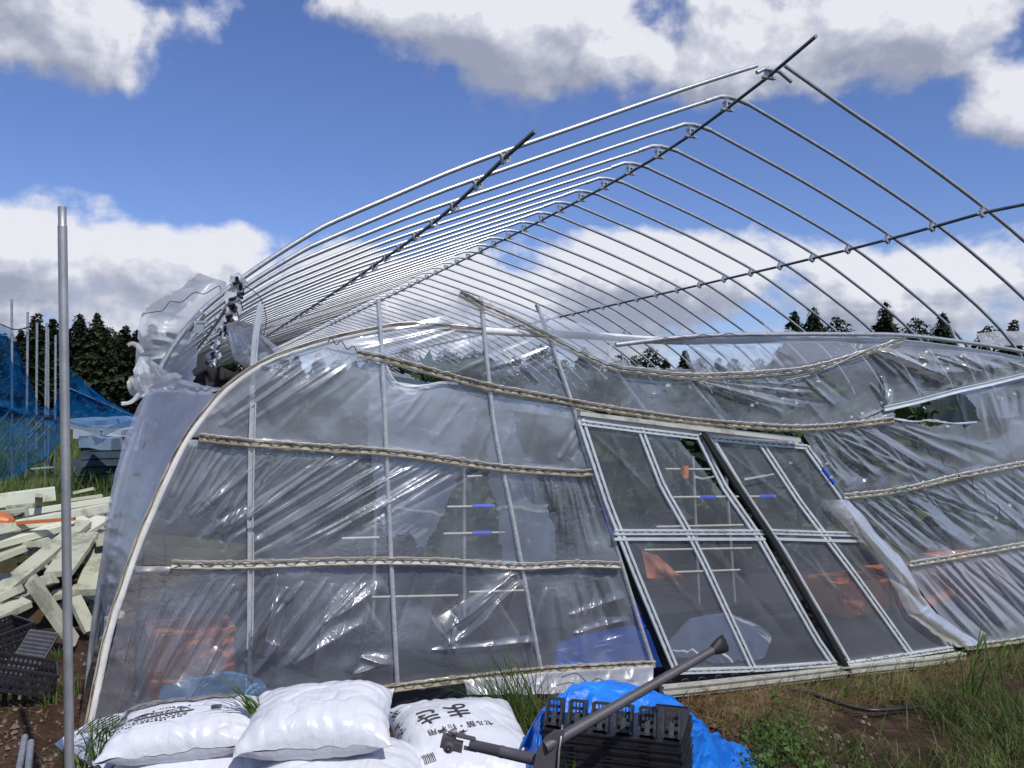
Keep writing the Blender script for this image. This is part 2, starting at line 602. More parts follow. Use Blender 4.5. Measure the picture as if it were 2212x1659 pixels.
M_shade = simple('shade_cloth_and_darkened_floor', (.010, .010, .011), rough=.8)  # for the bunched shade cloth and the added sheet that darkens the floor
M_white = simple('white_sheet_metal', (.40, .45, .52), rough=.4, metal=.2, var=.12, scale=2)
M_rod = simple('pale_rod', (.44, .42, .34), rough=.4, var=.15)
M_mound = film_mat('white_bundle', haze=.9, haze_var=.1, rough=.4, gloss=.3, broad=.3, hcol=(.85, .85, .88))
M_torn_white = film_mat('torn_white_edge', haze=.85, haze_var=.12, rough=.4, gloss=.3, broad=.4, hcol=(.84, .85, .88))
M_stone = simple('small_stone', (.17, .135, .11), rough=.9, var=.3, scale=8)


def bag_mat():
    m, N = mat('white_sack_plastic')
    tc = N.new('ShaderNodeTexCoord').outputs['Object']
    n = N.new('ShaderNodeTexNoise', i_Vector=tc, i_Scale=9.0, i_Detail=4.0, i_Distortion=1.5)
    n2 = N.new('ShaderNodeTexNoise', i_Vector=tc, i_Scale=4.0, i_Detail=8.0, i_Roughness=.7)
    c = N.ramp(n2.outputs[0], [(.35, (.66, .67, .71)), (.62, (.62, .63, .66)), (.74, (.46, .42, .36))])
    b = N.new('ShaderNodeBsdfPrincipled', i_Base_Color=c, i_Roughness=.30)
    mp = N.new('ShaderNodeMapping', i_Vector=tc, i_Scale=(18.0, 5.0, 12.0))
    n3 = N.new('ShaderNodeTexNoise', i_Vector=mp.outputs[0], i_Scale=1.5, i_Detail=4.0, i_Distortion=1.0)
    h = N.math('ADD', N.math('MULTIPLY', n.outputs[0], .6), N.math('MULTIPLY', n3.outputs[0], .8))
    bp = N.new('ShaderNodeBump', i_Distance=.0055, i_Height=h)
    N.put(b.inputs['Normal'], bp)
    N.put(N.out.inputs[0], b)
    return m


def tarp_mat():
    m, N = mat('blue_tarp')
    tc = N.new('ShaderNodeTexCoord').outputs['Object']
    n = N.new('ShaderNodeTexNoise', i_Vector=tc, i_Scale=6.0, i_Detail=5.0)
    c = N.ramp(n.outputs[0], [(.3, (.006, .12, .55)), (.7, (.016, .23, .80))])
    b = N.new('ShaderNodeBsdfPrincipled', i_Base_Color=c, i_Roughness=.34)
    w1 = N.new('ShaderNodeTexWave', i_Vector=tc, i_Scale=90.0, i_Distortion=1.0)
    n2 = N.new('ShaderNodeTexNoise', i_Vector=tc, i_Scale=38.0, i_Detail=4.0, i_Distortion=1.2)
    h = N.math('ADD', N.math('MULTIPLY', w1.outputs[1], .06), n2.outputs[0])
    bp = N.new('ShaderNodeBump', i_Distance=.0045, i_Height=h)
    N.put(b.inputs['Normal'], bp)
    N.put(N.out.inputs[0], b)
    return m


M_bag = bag_mat()
M_tarp = tarp_mat()

# ------------------------------------------------------------------ ground


def build_ground():
    def axis(lo, hi, step, far):
        a = list(np.arange(lo, hi + 1e-6, step))
        d = step
        x = hi
        R = []
        while x < far:
            d *= 1.22
            x += d
            R.append(x)
        d = step
        x = lo
        Lq = []
        while x > -far:
            d *= 1.22
            x -= d
            Lq.append(x)
        return np.array(Lq[::-1] + a + R)
    xs = axis(-4.2, 4.2, .035, 3500)
    ys = axis(1.5, 8.5, .035, 3500)
    XX, YY = np.meshgrid(xs, ys)
    z = fbm(XX * 1.1, YY * 1.1, 1, 4) * .05 + fbm(XX * 7, YY * 7, 9, 4) * .022 + np.abs(fbm(XX * 19, YY * 19, 19, 2)) * .014
    r = np.sqrt(XX ** 2 + YY ** 2)
    z *= np.clip((14 - r) / 6, 0, 1)
    z -= .02
    # ground stays low where the sill and wall stand
    V = np.stack([XX, YY, z], -1).reshape(-1, 3)
    ny, nx = XX.shape
    i = np.arange(ny * nx).reshape(ny, nx)
    Fq = np.stack([i[:-1, :-1], i[:-1, 1:], i[1:, 1:], i[1:, :-1]], -1).reshape(-1, 4)
    np_mesh('ground', V, Fq, M_ground, None, True, kind='structure')


build_ground()


def ground_z(x, y):
    r = math.hypot(x, y)
    z = fbm(np.array([x * 1.1]), np.array([y * 1.1]), 1, 4)[0] * .05
    return float(z * min(1, max(0, (14 - r) / 6)) - .02)

# ------------------------------------------------------------------ conifers


def conifer_mesh(seed, kind=0):
    rng = np.random.RandomState(seed)
    H = 1.0
    tris = []
    V = []
    n = 2600 if kind == 0 else 2300
    for k in range(n):
        t = rng.rand() ** .75                       # 0 top .. 1 bottom
        if kind == 0:
            R = .015 + .20 * t ** .85
            t2 = t * .97
        else:
            R = .03 + .26 * math.sin(min(1, t * 1.12) * math.pi * .62) ** .8
            t2 = t * .85
        a = rng.rand() * 2 * math.pi
        lay = 1 + .28 * math.sin(t * 46 + 2.2 * math.sin(a * 2 + seed) + seed) + .22 * math.sin(a * 3 + seed * 2 + t * 9)
        rr = R * lay * (rng.rand() ** .38)
        c = np.array([math.cos(a) * rr, math.sin(a) * rr, H * (1 - t2) - rr * .28])
        s = (.011 + .018 * min(1, t * 1.6)) * (0.7 + rng.rand() * .8)
        out = np.array([math.cos(a), math.sin(a), -.25 + rng.randn() * .45])
        side = np.array([-math.sin(a), math.cos(a), rng.randn() * .5])
        b = len(V)
        V += [c - side * s * .8, c + side * s * .8, c + out * s * 1.7, c + out * s * .4 + np.array([0, 0, s * (.5 + rng.rand())])]
        tris += [(b, b + 1, b + 2), (b + 1, b, b + 3)]
    # leader
    b = len(V)
    V += [np.array([.006, 0, .96]), np.array([-.006, 0.003, .96]), np.array([0, 0, 1.03])]
    tris += [(b, b + 1, b + 2)]
    V = np.array(V)
    me = bpy.data.meshes.new('crown')
    me.from_pydata(V.tolist(), [], tris)
    me.materials.append(M_needle)
    return me


def build_trees():
    crowns = [conifer_mesh(11 + k, 0) for k in range(4)] + [conifer_mesh(31 + k, 1) for k in range(3)]
    tm = MB()
    tm.tube([(0, 0, -.02), (.003, 0, .4), (0, .002, .93)], [.016, .012, .002], 6)
    tme = tm.build('trunk', M_bark)
    trunk_data = tme.data
    bpy.data.objects.remove(tme)
    rng = random.Random(4)

    def tree(X, Y, H, k, label, group=None, wid=1.0):
        t = link('conifer_tree', None, None, label=label, category='tree', group=group)
        t.location = (X, Y, -.05)
        t.scale = (H * wid, H * wid, H)
        t.rotation_euler = (0, 0, rng.random() * 6.28)
        link('trunk', trunk_data, t)
        link('crown', crowns[k], t)
        return t

    def at(x, ytop, Y, k, label, group=None, wid=1.0):
        d = px_dir(x, ytop)
        q = Y / d.y
        return tree(d.x * q, Y, EYE + d.z * q, k, label, group, wid)
    # left skyline, tree by tree
    L = [(20, 735, 4), (46, 712, 0), (80, 676, 1), (114, 688, 2), (136, 706, 3), (172, 678, 0), (210, 677, 1), (232, 705, 5), (258, 716, 4), (272, 703, 2), (296, 712, 3), (330, 700, 1), (-15, 700, 0), (-60, 690, 2), (-110, 700, 5), (365, 715, 0), (400, 720, 6)]
    labs = {2: 'pointed cedar rising between the scaffold poles left of the tall steel pole', 3: 'cedar just left of the tall steel pole, topping the dark wood',
            5: 'tall pointed cedar first to the right of the tall steel pole', 6: 'sharpest tall cedar, second to the right of the tall steel pole',
            9: 'narrow cedar beside the torn white film at the tunnel corner'}
    for i, (x, y, k) in enumerate(L):
        at(x, y, 118 + rng.random() * 8, k, labs.get(i, 'dark cedar in the wood behind the blue net'), 'cedars of the dark wood on the left' if i not in labs else None, 1.25)
    for row, Y in enumerate((128, 138)):
        for k in range(24):
            x = -170 + k * 26 + rng.uniform(-8, 8)
            at(x, 722 + rng.uniform(-10, 22), Y + rng.uniform(-3, 3), rng.randrange(7), 'dark cedar deep in the wood on the left', 'cedars filling the wood on the left', 1.5)
    # centre, behind the wrecked greenhouse (glimpsed through it)
    for k in range(46):
        x = 420 + k * 38 + rng.uniform(-12, 12)
        yt = 752 + rng.uniform(-10, 26)
        at(x, yt, 150 + rng.uniform(-8, 8), rng.randrange(7), 'dark conifer seen through the wrecked greenhouse', 'conifers behind the greenhouse', 1.3)
    # right skyline
    R = [(1716, 672, 2, 'slim tree at the left of the left-hand group above the end wall'), (1757, 664, 0, 'tallest tree of the left-hand group above the end wall'),
         (1808, 684, 4, 'ragged tree at the right of the left-hand group above the end wall'), (1912, 654, 1, 'broad dark tree between two bare hoops, largest above the end wall'),
         (1978, 686, 4, 'rounded tree just right of the broad dark tree'), (2036, 675, 3, 'dark tree behind the short slanting steel pipe stub'),
         (2135, 703, 5, 'low tree over the loose grey film at the right'), (2190, 690, 1, 'small pointed conifer at the right edge of the photo')]
    for (x, y, k, lab) in R:
        at(x, y, 100, k, lab, None, 1.15)
    for k in range(30):
        x = 1690 + k * 34 + rng.uniform(-10, 10)
        at(x, 738 + rng.uniform(-8, 20), 112 + rng.uniform(-5, 5), rng.randrange(7), 'low dark tree in the hedge line behind the greenhouse on the right', 'trees of the hedge line on the right', 1.5)


build_trees()

# ------------------------------------------------------------------ greenhouse frame
W0, SP, NH = 4.63, .45, 56
PROFILE = [(-.26, 0.0), (-.22, .5), (-.13, 1.1), (-.03, 1.45), (.07, 1.72), (.21, 1.94), (.33, 2.06), (.42, 2.14), (.60, 2.28), (.80, 2.42), (.92, 2.49),
           (1.25, 2.66), (1.67, 2.87), (2.35, 3.17), (3.08, 3.49), (3.55, 3.69)]
PROFILE_R = [(3.92, 3.72), (4.4, 3.535), (4.8, 3.375), (5.25, 3.18), (5.71, 2.965), (6.12, 2.75), (6.69, 2.41), (7.1, 2.10), (7.4, 1.75), (7.6, 1.3), (7.7, .8), (7.74, 0)]


def sink(i, u, z):
    """the bent frame: hoops ride higher towards the end wall"""
    if z <= EYE:
        return z
    rid = [0, .07, .13, .17, .19, .21, .22, .23, .24, .25]
    r = rid[i] if i < 10 else .25 + .12 * (1 - math.exp(-(i - 9) / 20))
    if u <= 3.74:
        return z - r * min(1, (z - EYE) / 2.2)
    if u < 5.71:
        return z - r * (1 - .72 * (u - 3.74) / 1.97)
    return z - r * .28 * (z - EYE) / 1.46


def build_frame():
    root = thing('greenhouse_frame', 'bare galvanised pipe frame of a stripped tunnel greenhouse running into the distance', 'greenhouse frame')
    clamp_m = MB()
    # cross clamp: saddle, two cheeks, wedge
    clamp_m.box((0, 0, .004), .05, .012, .05).box((.02, 0, -.012), .008, .034, .052).box((-.02, 0, -.012), .008, .034, .052).box((0, .012, -.038), .062, .008, .012).box((0, -.012, -.036), .05, .006, .018)
    cl = clamp_m.build('clamp', M_galv)
    clamp_data = cl.data
    bpy.data.objects.remove(cl)
    sc = MB()
    sc.box((0, 0, -.03), .10, .03, .012).box((-.015, 0, 0), .012, .045, .07).box((.018, 0, 0), .010, .045, .06).box((0, .0, .022), .05, .05, .01)
    apex = sc.build('apex_clamp', M_galv)
    apex_data = apex.data
    bpy.data.objects.remove(apex)
    for i in range(NH):
        w = W0 + SP * i
        seg = 10 if i < 8 else 8 if i < 20 else 6
        rad = .0137
        jit = lambda q: .007 * nz(q * .6, i * 1.7, 3.3)
        L = [UW(u + jit(u), w, sink(i, u, z) + jit(u + 9)) for (u, z) in PROFILE]
        R = [UW(u + jit(u), w, sink(i, u, z) + jit(u + 9)) for (u, z) in PROFILE_R]
        b = MB()
        if i == 0:
            # the first hoop has come apart at its apex joint
            b.tube(smooth_path(L[:-1] + [UW(3.645, w, 3.725)], 3), rad, seg)
            b.tube(smooth_path([UW(3.87, w, 3.76)] + R[1:], 3), rad, seg)
            b.tube([UW(3.62, w - .03, 3.665), UW(3.68, w - .03, 3.70), UW(3.80, w - .03, 3.70), UW(3.90, w - .03, 3.645)], rad * 1.02, seg)
        else:
            b.tube(smooth_path(L, 3 if i < 12 else 2) + [UW(3.68, w, sink(i, 3.68, 3.745)), UW(3.76, w, sink(i, 3.74, 3.752)), UW(3.83, w, sink(i, 3.80, 3.742))] + smooth_path(R, 3 if i < 12 else 2), rad, seg)
            if i < 14:
                b.tube([UW(3.555, w, sink(i, 3.555, 3.692)), UW(3.68, w, sink(i, 3.68, 3.745)), UW(3.76, w, sink(i, 3.74, 3.752)), UW(3.83, w, sink(i, 3.80, 3.742)), UW(3.92, w, sink(i, 3.92, 3.72))], rad * 1.22, seg)
        h = b.build('hoop', M_galv if i < 16 else M_galv_old, root)
        if i < 34:
            for (u, z, dd) in ((3.74, 3.70, apex_data), (1.87, 2.95, clamp_data), (5.68, 2.96, clamp_data)):
                c = link('apex_clamp' if dd is apex_data else 'clamp', dd, h)
                c.location = UW(u, w, sink(i, u, z) - .012)
                sl = 0 if dd is apex_data else (-.40 if u < 3 else .50)
                c.rotation_euler = (0, sl, TH)
            if i < 20:
                c = link('clamp', clamp_data, h)
                c.location = UW(.42, w, sink(i, .42, 2.14))
                c.rotation_euler = (0, -.85, TH)

    def runner(name, u, z, w_a, w_b, r, m):
        pts = []
        n = 40
        for k in range(n + 1):
            w = w_a + (w_b - w_a) * k / n
            fi = max(0, (w - W0) / SP)
            i0 = int(fi)
            zz = sink(min(i0, NH), u, z) * (1 - (fi - i0)) + sink(min(i0 + 1, NH), u, z) * (fi - i0)
            pts.append(UW(u, w, zz))
        MB().tube(pts, r, 8).build(name, m, root)
    WE = W0 + SP * (NH - 1)
    # pipes stick out in front of the first hoop
    def runner2(name, u, z, tip, r):
        pts = [tip]
        for fi in [0, .5] + list(range(1, NH)):
            i0 = int(fi)
            zz = sink(i0, u, z) if fi == i0 else (sink(0, u, z) + sink(1, u, z)) / 2
            pts.append(UW(u, W0 + SP * fi, zz))
        MB().tube(pts, r, 8).build(name, M_dark_pipe, root)
    runner2('ridge_pipe', 3.735, 3.665, onw(1763, 78, 4.02), .0115)
    runner2('purlin_pipe', 1.87, 2.925, onw(1156, 283, 4.16), .0125)
    runner2('purlin_pipe', 5.68, 2.935, onw(2330, 418, 4.1), .0125)
    runner('side_rail', .42, 2.115, W0, WE, .010, M_galv_old)
    runner('side_rail', .21, 1.915, W0 + .1, WE, .010, M_galv_old)
    runner('side_rail', -.05, 1.30, W0, WE, .012, M_galv_old)
    # splice bracket on the first hoop
    q = onw(425, 690, W0 - .01)
    b = MB().tube([q + Vector((-.045, 0, -.05)), q + Vector((.03, 0, .035))], .018, 10)
    b.box(q + Vector((.02, -.02, -.045)), .045, .02, .05).box(q + Vector((.035, -.02, -.015)), .05, .03, .012)
    b.build('splice_bracket', M_galv, root)
    # film still hanging on the right-hand side of the tunnel
    n, m_ = 150, 40
    V = []
    for i in range(n + 1):
        w = W0 + .3 + i * .14
        for k in range(m_ + 1):
            t = k / m_
            P_ = polyline([(7.80, .02), (7.77, .7), (7.70, 1.1), (7.62, 1.35), (7.50, 1.68)], np.array([t]))[0]
            q = .03 * nz(w * 1.3, t * 3, 7) + .012 * nz(w * 7 + t * 3, t * 2, 9)
            zt = sink(min(i // 3, NH), P_[0], P_[1])
            V.append(UW(P_[0] + q, w, zt + q))
    Fq = [(i * (m_ + 1) + k, (i + 1) * (m_ + 1) + k, (i + 1) * (m_ + 1) + k + 1, i * (m_ + 1) + k + 1) for i in range(n) for k in range(m_)]
    np_mesh('side_film', np.array(V), np.array(Fq), M_film_far, root, True)
    origin(root, UW(3.74, W0, 0))
    return root


M_film_far = film_mat('old_side_film', haze=.55, haze_var=.16, rough=.4, gloss=.3, broad=.4, hcol=(.42, .45, .50))
build_frame()

# ------------------------------------------------------------------ film sheets
NW = -EW        # outward normal of the end wall


def film_sheet(name, A, B, w, step, folds, m, parent, holes=(), rag=2.0, noise_amp=.006, seed=0, sag=0.0, edge=None, **tags):
    """sheet between curve A and curve B (frame positions traced on the wall); real geometry in the building frame.
       folds: (x1, y1, x2, y2, width, height)"""
    la = sum(math.dist(A[i], A[i + 1]) for i in range(len(A) - 1))
    lb = sum(math.dist(B[i], B[i + 1]) for i in range(len(B) - 1))
    pm = np.linspace(0, 1, 5)
    d = np.linalg.norm(polyline(A, pm) - polyline(B, pm), axis=1).max()
    nu = max(4, int(max(la, lb) / step))
    nv = max(3, int(d / step))
    s = np.linspace(0, 1, nu + 1)
    t = np.linspace(0, 1, nv + 1)
    PA = polyline(A, s)
    PB = polyline(B, s)
    X = PA[None, :, 0] * (1 - t[:, None]) + PB[None, :, 0] * t[:, None]
    Y = PA[None, :, 1] * (1 - t[:, None]) + PB[None, :, 1] * t[:, None]
    if rag:
        X = X + fbm(X * .05, Y * .05, seed + 3, 2) * rag
        Y = Y + fbm(X * .05, Y * .05, seed + 7, 2) * rag
    S, T = np.meshgrid(s, t)
    if callable(w):
        WW = w(S, T)
    else:
        WW = np.full(X.shape, float(w))
    h = fbm(X * .010, Y * .010, seed, 2) * noise_amp * 2.2 + fbm(X * .05, Y * .05, seed + 20, 2) * noise_amp * .12
    border = np.clip(np.minimum(np.minimum(S * nu, (1 - S) * nu), np.minimum(T * nv, (1 - T) * nv)) / 5.0, 0, 1)
    h = h * border
    h = h + sag * np.sin(T * math.pi) * np.sin(S * math.pi)
    for (x1, y1, x2, y2, wd, a) in folds:
        dx, dy = x2 - x1, y2 - y1
        L2 = dx * dx + dy * dy
        tau = ((X - x1) * dx + (Y - y1) * dy) / L2
        L1 = math.sqrt(L2)
        dist = ((X - x1) * dy - (Y - y1) * dx) / L1
        tc = np.clip(tau, 0, 1)
        bend = math.sin(x1 * .37 + y2 * .21) * L1 * .018
        dist = dist + bend * np.sin(tc * math.pi)
        win = np.where((tau > 0) & (tau < 1), np.sin(np.clip(tau, 0, 1) * math.pi) ** .4, 0)
        ww = wd * (.35 + .9 * tc)
        h = h + a * 1.15 * np.exp(-np.abs(dist / ww) ** 1.35) * win
    WW = WW - h
    a = (X - 1106) / F
    b = (829.5 - Y) / F
    dx, dy, dz = a, math.cos(PITCH) - b * math.sin(PITCH), math.sin(PITCH) + b * math.cos(PITCH)
    k = WW / (-dx * ST + dy * CT)
    V = np.stack([dx * k, dy * k, EYE + dz * k], -1).reshape(-1, 3)
    i = np.arange(X.size).reshape(X.shape)
    Fq = np.stack([i[:-1, :-1], i[1:, :-1], i[1:, 1:], i[:-1, 1:]], -1)
    cx = (X[:-1, :-1] + X[1:, 1:]) / 2
    cy = (Y[:-1, :-1] + Y[1:, 1:]) / 2
    keep = np.ones(cx.shape, bool)
    jx = fbm(cx * .06, cy * .06, seed + 50, 3) * 10
    jy = fbm(cx * .06, cy * .06, seed + 60, 3) * 10
    for hp in holes:
        keep &= ~inside(cx + jx, cy + jy, hp)
    if edge is not None:       # only what is inside this ragged outline stays
        keep &= inside(cx + jx, cy + jy, edge)
    Fq = Fq[keep].reshape(-1, 4)
    used = np.unique(Fq)
    remap = np.full(X.size, -1)
    remap[used] = np.arange(len(used))
    return np_mesh(name, V[used], remap[Fq], m, parent, True, **tags)


def fan(n, src, dst, wd=(3, 6), amp=(.004, .012), seed=0, jitter=6):
    """folds from points along polyline src to points along dst"""
    r = random.Random(seed)
    out = []
    n = int(n * .95)
    for k in range(n):
        s = (k + r.random()) / n
        a = polyline(src, np.array([s]))[0]
        b = polyline(dst, np.array([min(1, max(0, s + r.uniform(-.05, .05)))]))[0]
        t0, t1 = r.uniform(0, .15), r.uniform(.65, 1.0)
        p = a + (b - a) * t0
        q = a + (b - a) * t1
        sg = 1 if r.random() < .65 else -1
        out.append((p[0] + r.uniform(-jitter, jitter) * .3, p[1] + r.uniform(-jitter, jitter) * .3, q[0] + r.uniform(-jitter, jitter), q[1] + r.uniform(-jitter, jitter),
                    r.uniform(wd[0] * .9, wd[1] * 1.1), sg * r.uniform(*amp) * (.55 + r.random() ** 2 * .9)))
    return out


R0 = [(993, 634), (1039, 659), (1112, 689), (1220, 747), (1320, 793), (1400, 804), (1491, 814), (1649, 807), (1750, 796), (1863, 764), (1949, 735)]
R1 = [(772, 764), (843, 777), (916, 799), (1054, 836), (1160, 855), (1288, 879), (1477, 907), (1600, 918), (1720, 925), (1837, 918), (1931, 907)]
R2 = [(430, 945), (520, 955), (610, 962), (720, 970), (837, 977), (960, 993), (1081, 1011), (1253, 1023), (1280, 1020)]
R3 = [(370, 1220), (480, 1221), (600, 1218), (720, 1213), (850, 1212), (980, 1215), (1125, 1224), (1240, 1218), (1340, 1221)]
R4 = [(1909, 883), (1985, 866), (2066, 844), (2140, 828), (2212, 810), (2400, 768), (2640, 722)]
R5 = [(1823, 1073), (1932, 1061), (1997, 1047), (2077, 1027), (2212, 1001), (2400, 965), (2650, 915)]
R6 = [(1964, 1219), (2050, 1205), (2100, 1196), (2212, 1176), (2400, 1143), (2660, 1095)]
BASE_L = [(180, 1650), (400, 1590), (600, 1535), (780, 1497), (958, 1472), (1171, 1448), (1300, 1440), (1414, 1434)]
BASE_R = [(2085, 1398), (2150, 1390), (2212, 1381), (2400, 1355), (2680, 1316)]
ARCH = [(172, 1680), (200, 1530), (235, 1365), (268, 1265), (300, 1172), (335, 1090), (370, 1012), (405, 945), (440, 898), (490, 840), (560, 790), (610, 767), (700, 738), (778, 720), (886, 702), (1000, 710),
        (1054, 715), (1288, 726), (1400, 734), (1500, 737), (1700, 734), (1900, 737), (2050, 752), (2212, 779), (2400, 830), (2560, 930), (2660, 1060), (2710, 1250), (2730, 1400)]
WB = 3.9


def wl(pts, w):
    return [onw(x, y, w) for (x, y) in pts]


def resample(pts, n):
    P = polyline([tuple(p) for p in pts], np.linspace(0, 1, n))
    return [Vector(p) for p in P]


def path_len(pts):
    return sum((Vector(pts[i + 1]) - Vector(pts[i])).length for i in range(len(pts) - 1))


CHAN = [(-.0125, 0), (.0125, 0), (.0125, .011), (.0090, .011), (.0090, .004), (-.0090, .004), (-.0090, .011), (-.0125, .011)]


def zigzag(pts, amp, period, nrm, off=.009, dev=None):
    Ln = path_len(pts)
    n = max(4, int(Ln / period * 4))
    P = resample(pts, n + 1)
    out = []
    seq = [1, 1, -1, -1]
    for i, p in enumerate(P):
        t = (P[min(i + 1, n)] - P[max(i - 1, 0)]).normalized()
        a = Vector(nrm).cross(t).normalized()
        out.append(p + a * amp * seq[i % 4] + Vector(nrm) * off)
    return out


def lock_channel(pts2, w, parent, mtl, wire=True, scale=1.0, bunch=True, seed=0, period=.085, wm=None):
    pts = resample(smooth_path(wl(pts2, w), 3), 28)
    prof = [(a * scale, b * scale) for a, b in CHAN]
    c = MB().sweep(pts, prof, NW).build('lock_channel', mtl, parent)
    if wire:
        MB().tube(zigzag(pts, .0085 * scale, period, NW, .0085 * scale), .0019, 4, smooth=False).build('spring_wire', wm or M_shadewire, c)
    if bunch:
        # film tucked into the channel stands out in little ruffles along both lips
        r = np.random.RandomState(seed)
        n = int(path_len(pts) / .012)
        P = resample(pts, n)
        V, Fq = [], []
        for sgn in (1, -1):
            b0 = len(V)
            for i, p in enumerate(P):
                t = (P[min(i + 1, n - 1)] - P[max(i - 1, 0)]).normalized()
                a = NW.cross(t).normalized()
                hgt = .002 + .011 * max(0, nz(i * .35, sgn * 5, seed)) + .003 * r.rand()
                out = .008 + .008 * nz(i * .6, sgn * 3, seed + 2) + .002 * r.randn()
                V += [p + a * sgn * .010 + NW * .006, p + a * sgn * (.012 + .3 * hgt) + NW * (out + .006), p + a * sgn * (.016 + hgt) + NW * out * .5]
            for i in range(n - 1):
                for k in range(2):
                    q = b0 + i * 3 + k
                    Fq.append((q, q + 1, q + 4, q + 3))
        np_mesh('film_ruffle', np.array(V), np.array(Fq), M_ruffle, c, True)
    return c


def build_end_wall():
    root = thing('greenhouse_end_wall', 'collapsed end wall of torn clear film on bent pipes around the leaning sliding doors', 'greenhouse wall')
    # end arch, wrapped in film
    pts = smooth_path(wl(ARCH, WB), 3)
    MB().tube(pts, .019, 12).build('end_arch', M_arch, root)
    c = MB().sweep(resample(smooth_path(wl([(x - 6, y - 4) for x, y in ARCH[:17]], WB - .018), 3), 50), [(a * .4, b * .4) for a, b in CHAN], NW).build('lock_channel', M_rail, root)
    MB().tube(zigzag(resample(smooth_path(wl([(x - 6, y - 4) for x, y in ARCH[:17]], WB - .018), 3), 50), .002, .16, NW, .006), .0012, 4, smooth=False).build('spring_wire', M_shadewire, c)
    # twin pipes across the top right
    MB().tube(smooth_path(wl([(1330, 745), (1500, 726), (1700, 722), (1850, 722), (1950, 724), (2075, 738), (2212, 760), (2400, 806), (2540, 900)], WB - .045), 3), .012, 10).build('top_pipe', M_galv, root)
    # studs: galvanised pipes leaning with the wreck
    studs = [([(1038, 640), (1057, 830), (1072, 950), (1110, 1130), (1168, 1447)], .0135), ([(817, 648), (826, 790), (842, 1150), (858, 1476)], .0135),
             ([(1159, 657), (1190, 740), (1238, 880), (1262, 968), (1312, 1120), (1380, 1340), (1412, 1440)], .0135),
             ([(1326, 795), (1370, 855), (1417, 917)], .0125), ([(1480, 812), (1545, 890), (1604, 945)], .0125),
             ([(1728, 955), (1803, 1055), (1867, 1165), (1985, 1305), (2048, 1390), (2072, 1424)], .0135),
             ([(1893, 925), (1976, 1033), (2045, 1120), (2103, 1195), (2212, 1328), (2260, 1385)], .009),
             ([(2050, 700), (2075, 758), (2118, 850), (2152, 918), (2196, 997), (2270, 1130), (2390, 1350)], .0115)]
    for si, (p, r) in enumerate(studs):
        MB().tube(smooth_path(wl(p, WB - .018 if si < 3 else WB + .03), 3), r * .80, 10).build('stud', M_stud, root)
    # aluminium channel posts at the left
    prof = [(-.013, 0), (.013, 0), (.013, .016), (.007, .016), (.007, .006), (-.007, .006), (-.007, .016), (-.013, .016)]
    MB().sweep(wl([(563, 656), (552, 720), (546, 790)], WB + .05), prof, NW).build('channel_post', M_stud, root)
    MB().sweep(wl([(546, 870), (543, 960), (541, 1060), (540, 1140)], WB - .014), prof, NW).build('channel_post', M_stud, root)
    MB().tube(wl([(546, 790), (543, 960), (541, 1150), (540, 1478)], WB + .0), .0115, 8).build('stud', M_stud, root)
    MB().sweep(wl([(541, 1150), (541, 1250), (539, 1400)], WB - .014), prof, NW).build('channel_post', M_stud, root)
    # header beam over the doors
    hb = MB()
    hp = wl([(840, 836), (1039, 866), (1240, 893), (1288, 905), (1500, 930), (1722, 955)], WB + .02)
    hb.sweep(hp, [(-.028, 0), (.028, 0), (.028, .02), (.020, .02), (.020, .010), (-.020, .010), (-.020, .02), (-.028, .02)], NW)
    hb.build('header_beam', M_alu, root)
    MB().sweep(wl([(1248, 893), (1500, 925), (1722, 951)], WB - .03), [(-.010, 0), (.010, 0), (.010, .03), (-.010, .03)], NW).build('door_track', M_sill, root)
    # sill under the doors
    sb = MB()
    s_a = [(1425, 1478), (1506, 1470), (1694, 1449), (1850, 1430), (2000, 1415), (2075, 1404)]
    sb.sweep(wl([(x, y + 14) for x, y in s_a], WB - .03), [(-.030, 0), (.030, 0), (.030, .04), (.020, .04), (.020, .025), (.004, .025), (.004, .04), (-.012, .04), (-.012, .028), (-.030, .028)], NW)
    sill = sb.build('sill', M_sill, root)
    hooks = MB()
    for k in range(18):
        s = (k + .5) / 18
        x, y = polyline(s_a, np.array([s]))[0]
        q = onw(x, y - 4, WB - .085)
        hooks.tube([q - EU * .018 - Vector((0, 0, .006)), q - EU * .012 + Vector((0, 0, .004)), q + EU * .014 + Vector((0, 0, .004)), q + EU * .024 - Vector((0, 0, .008))], .0024, 4)
    hooks.build('spring_wire', M_shadewire, sill)
    # lock channels
    for p, sc_, sd, rm in ((R0, .45, 1, M_rail_pale), (R1, .72, 2, M_rail), (R2, .82, 3, M_rail), (R3, .90, 4, M_rail_pale), (R5, .62, 5, M_rail_pale), (R6, .70, 6, M_rail_pale)):
        lock_channel(p, WB - .03, root, rm, True, sc_, True, sd)
    lock_channel(R4, WB - .03, root, M_alu, False, 1.15, False, 7)
    lock_channel(BASE_L, WB - .02, root, M_rail, True, 1.2, True, 8)
    lock_channel(BASE_R, WB - .02, root, M_rail, True, 1.2, True, 9)

    # ---------------- film
    def near(w0=WB - .012):
        return w0
    S = 2.7
    # bottom band left of the doors
    f = fan(22, [(360, 1235), (1330, 1235)], [(215, 1560), (1290, 1440)], (5, 11), (.005, .014), 1)
    f += fan(16, [(290, 1300), (520, 1235)], [(230, 1600), (330, 1500)], (3, 6), (.006, .014), 2)
    f += fan(14, [(470, 1235), (840, 1225)], [(300, 1540), (600, 1500)], (5, 9), (.008, .018), 3)
    f += fan(9, [(1115, 1240), (1140, 1240)], [(930, 1330), (960, 1440)], (8, 14), (.010, .022), 4)
    f += fan(12, [(1180, 1260), (1340, 1240)], [(1200, 1400), (1390, 1420)], (8, 14), (-.014, .016), 5)
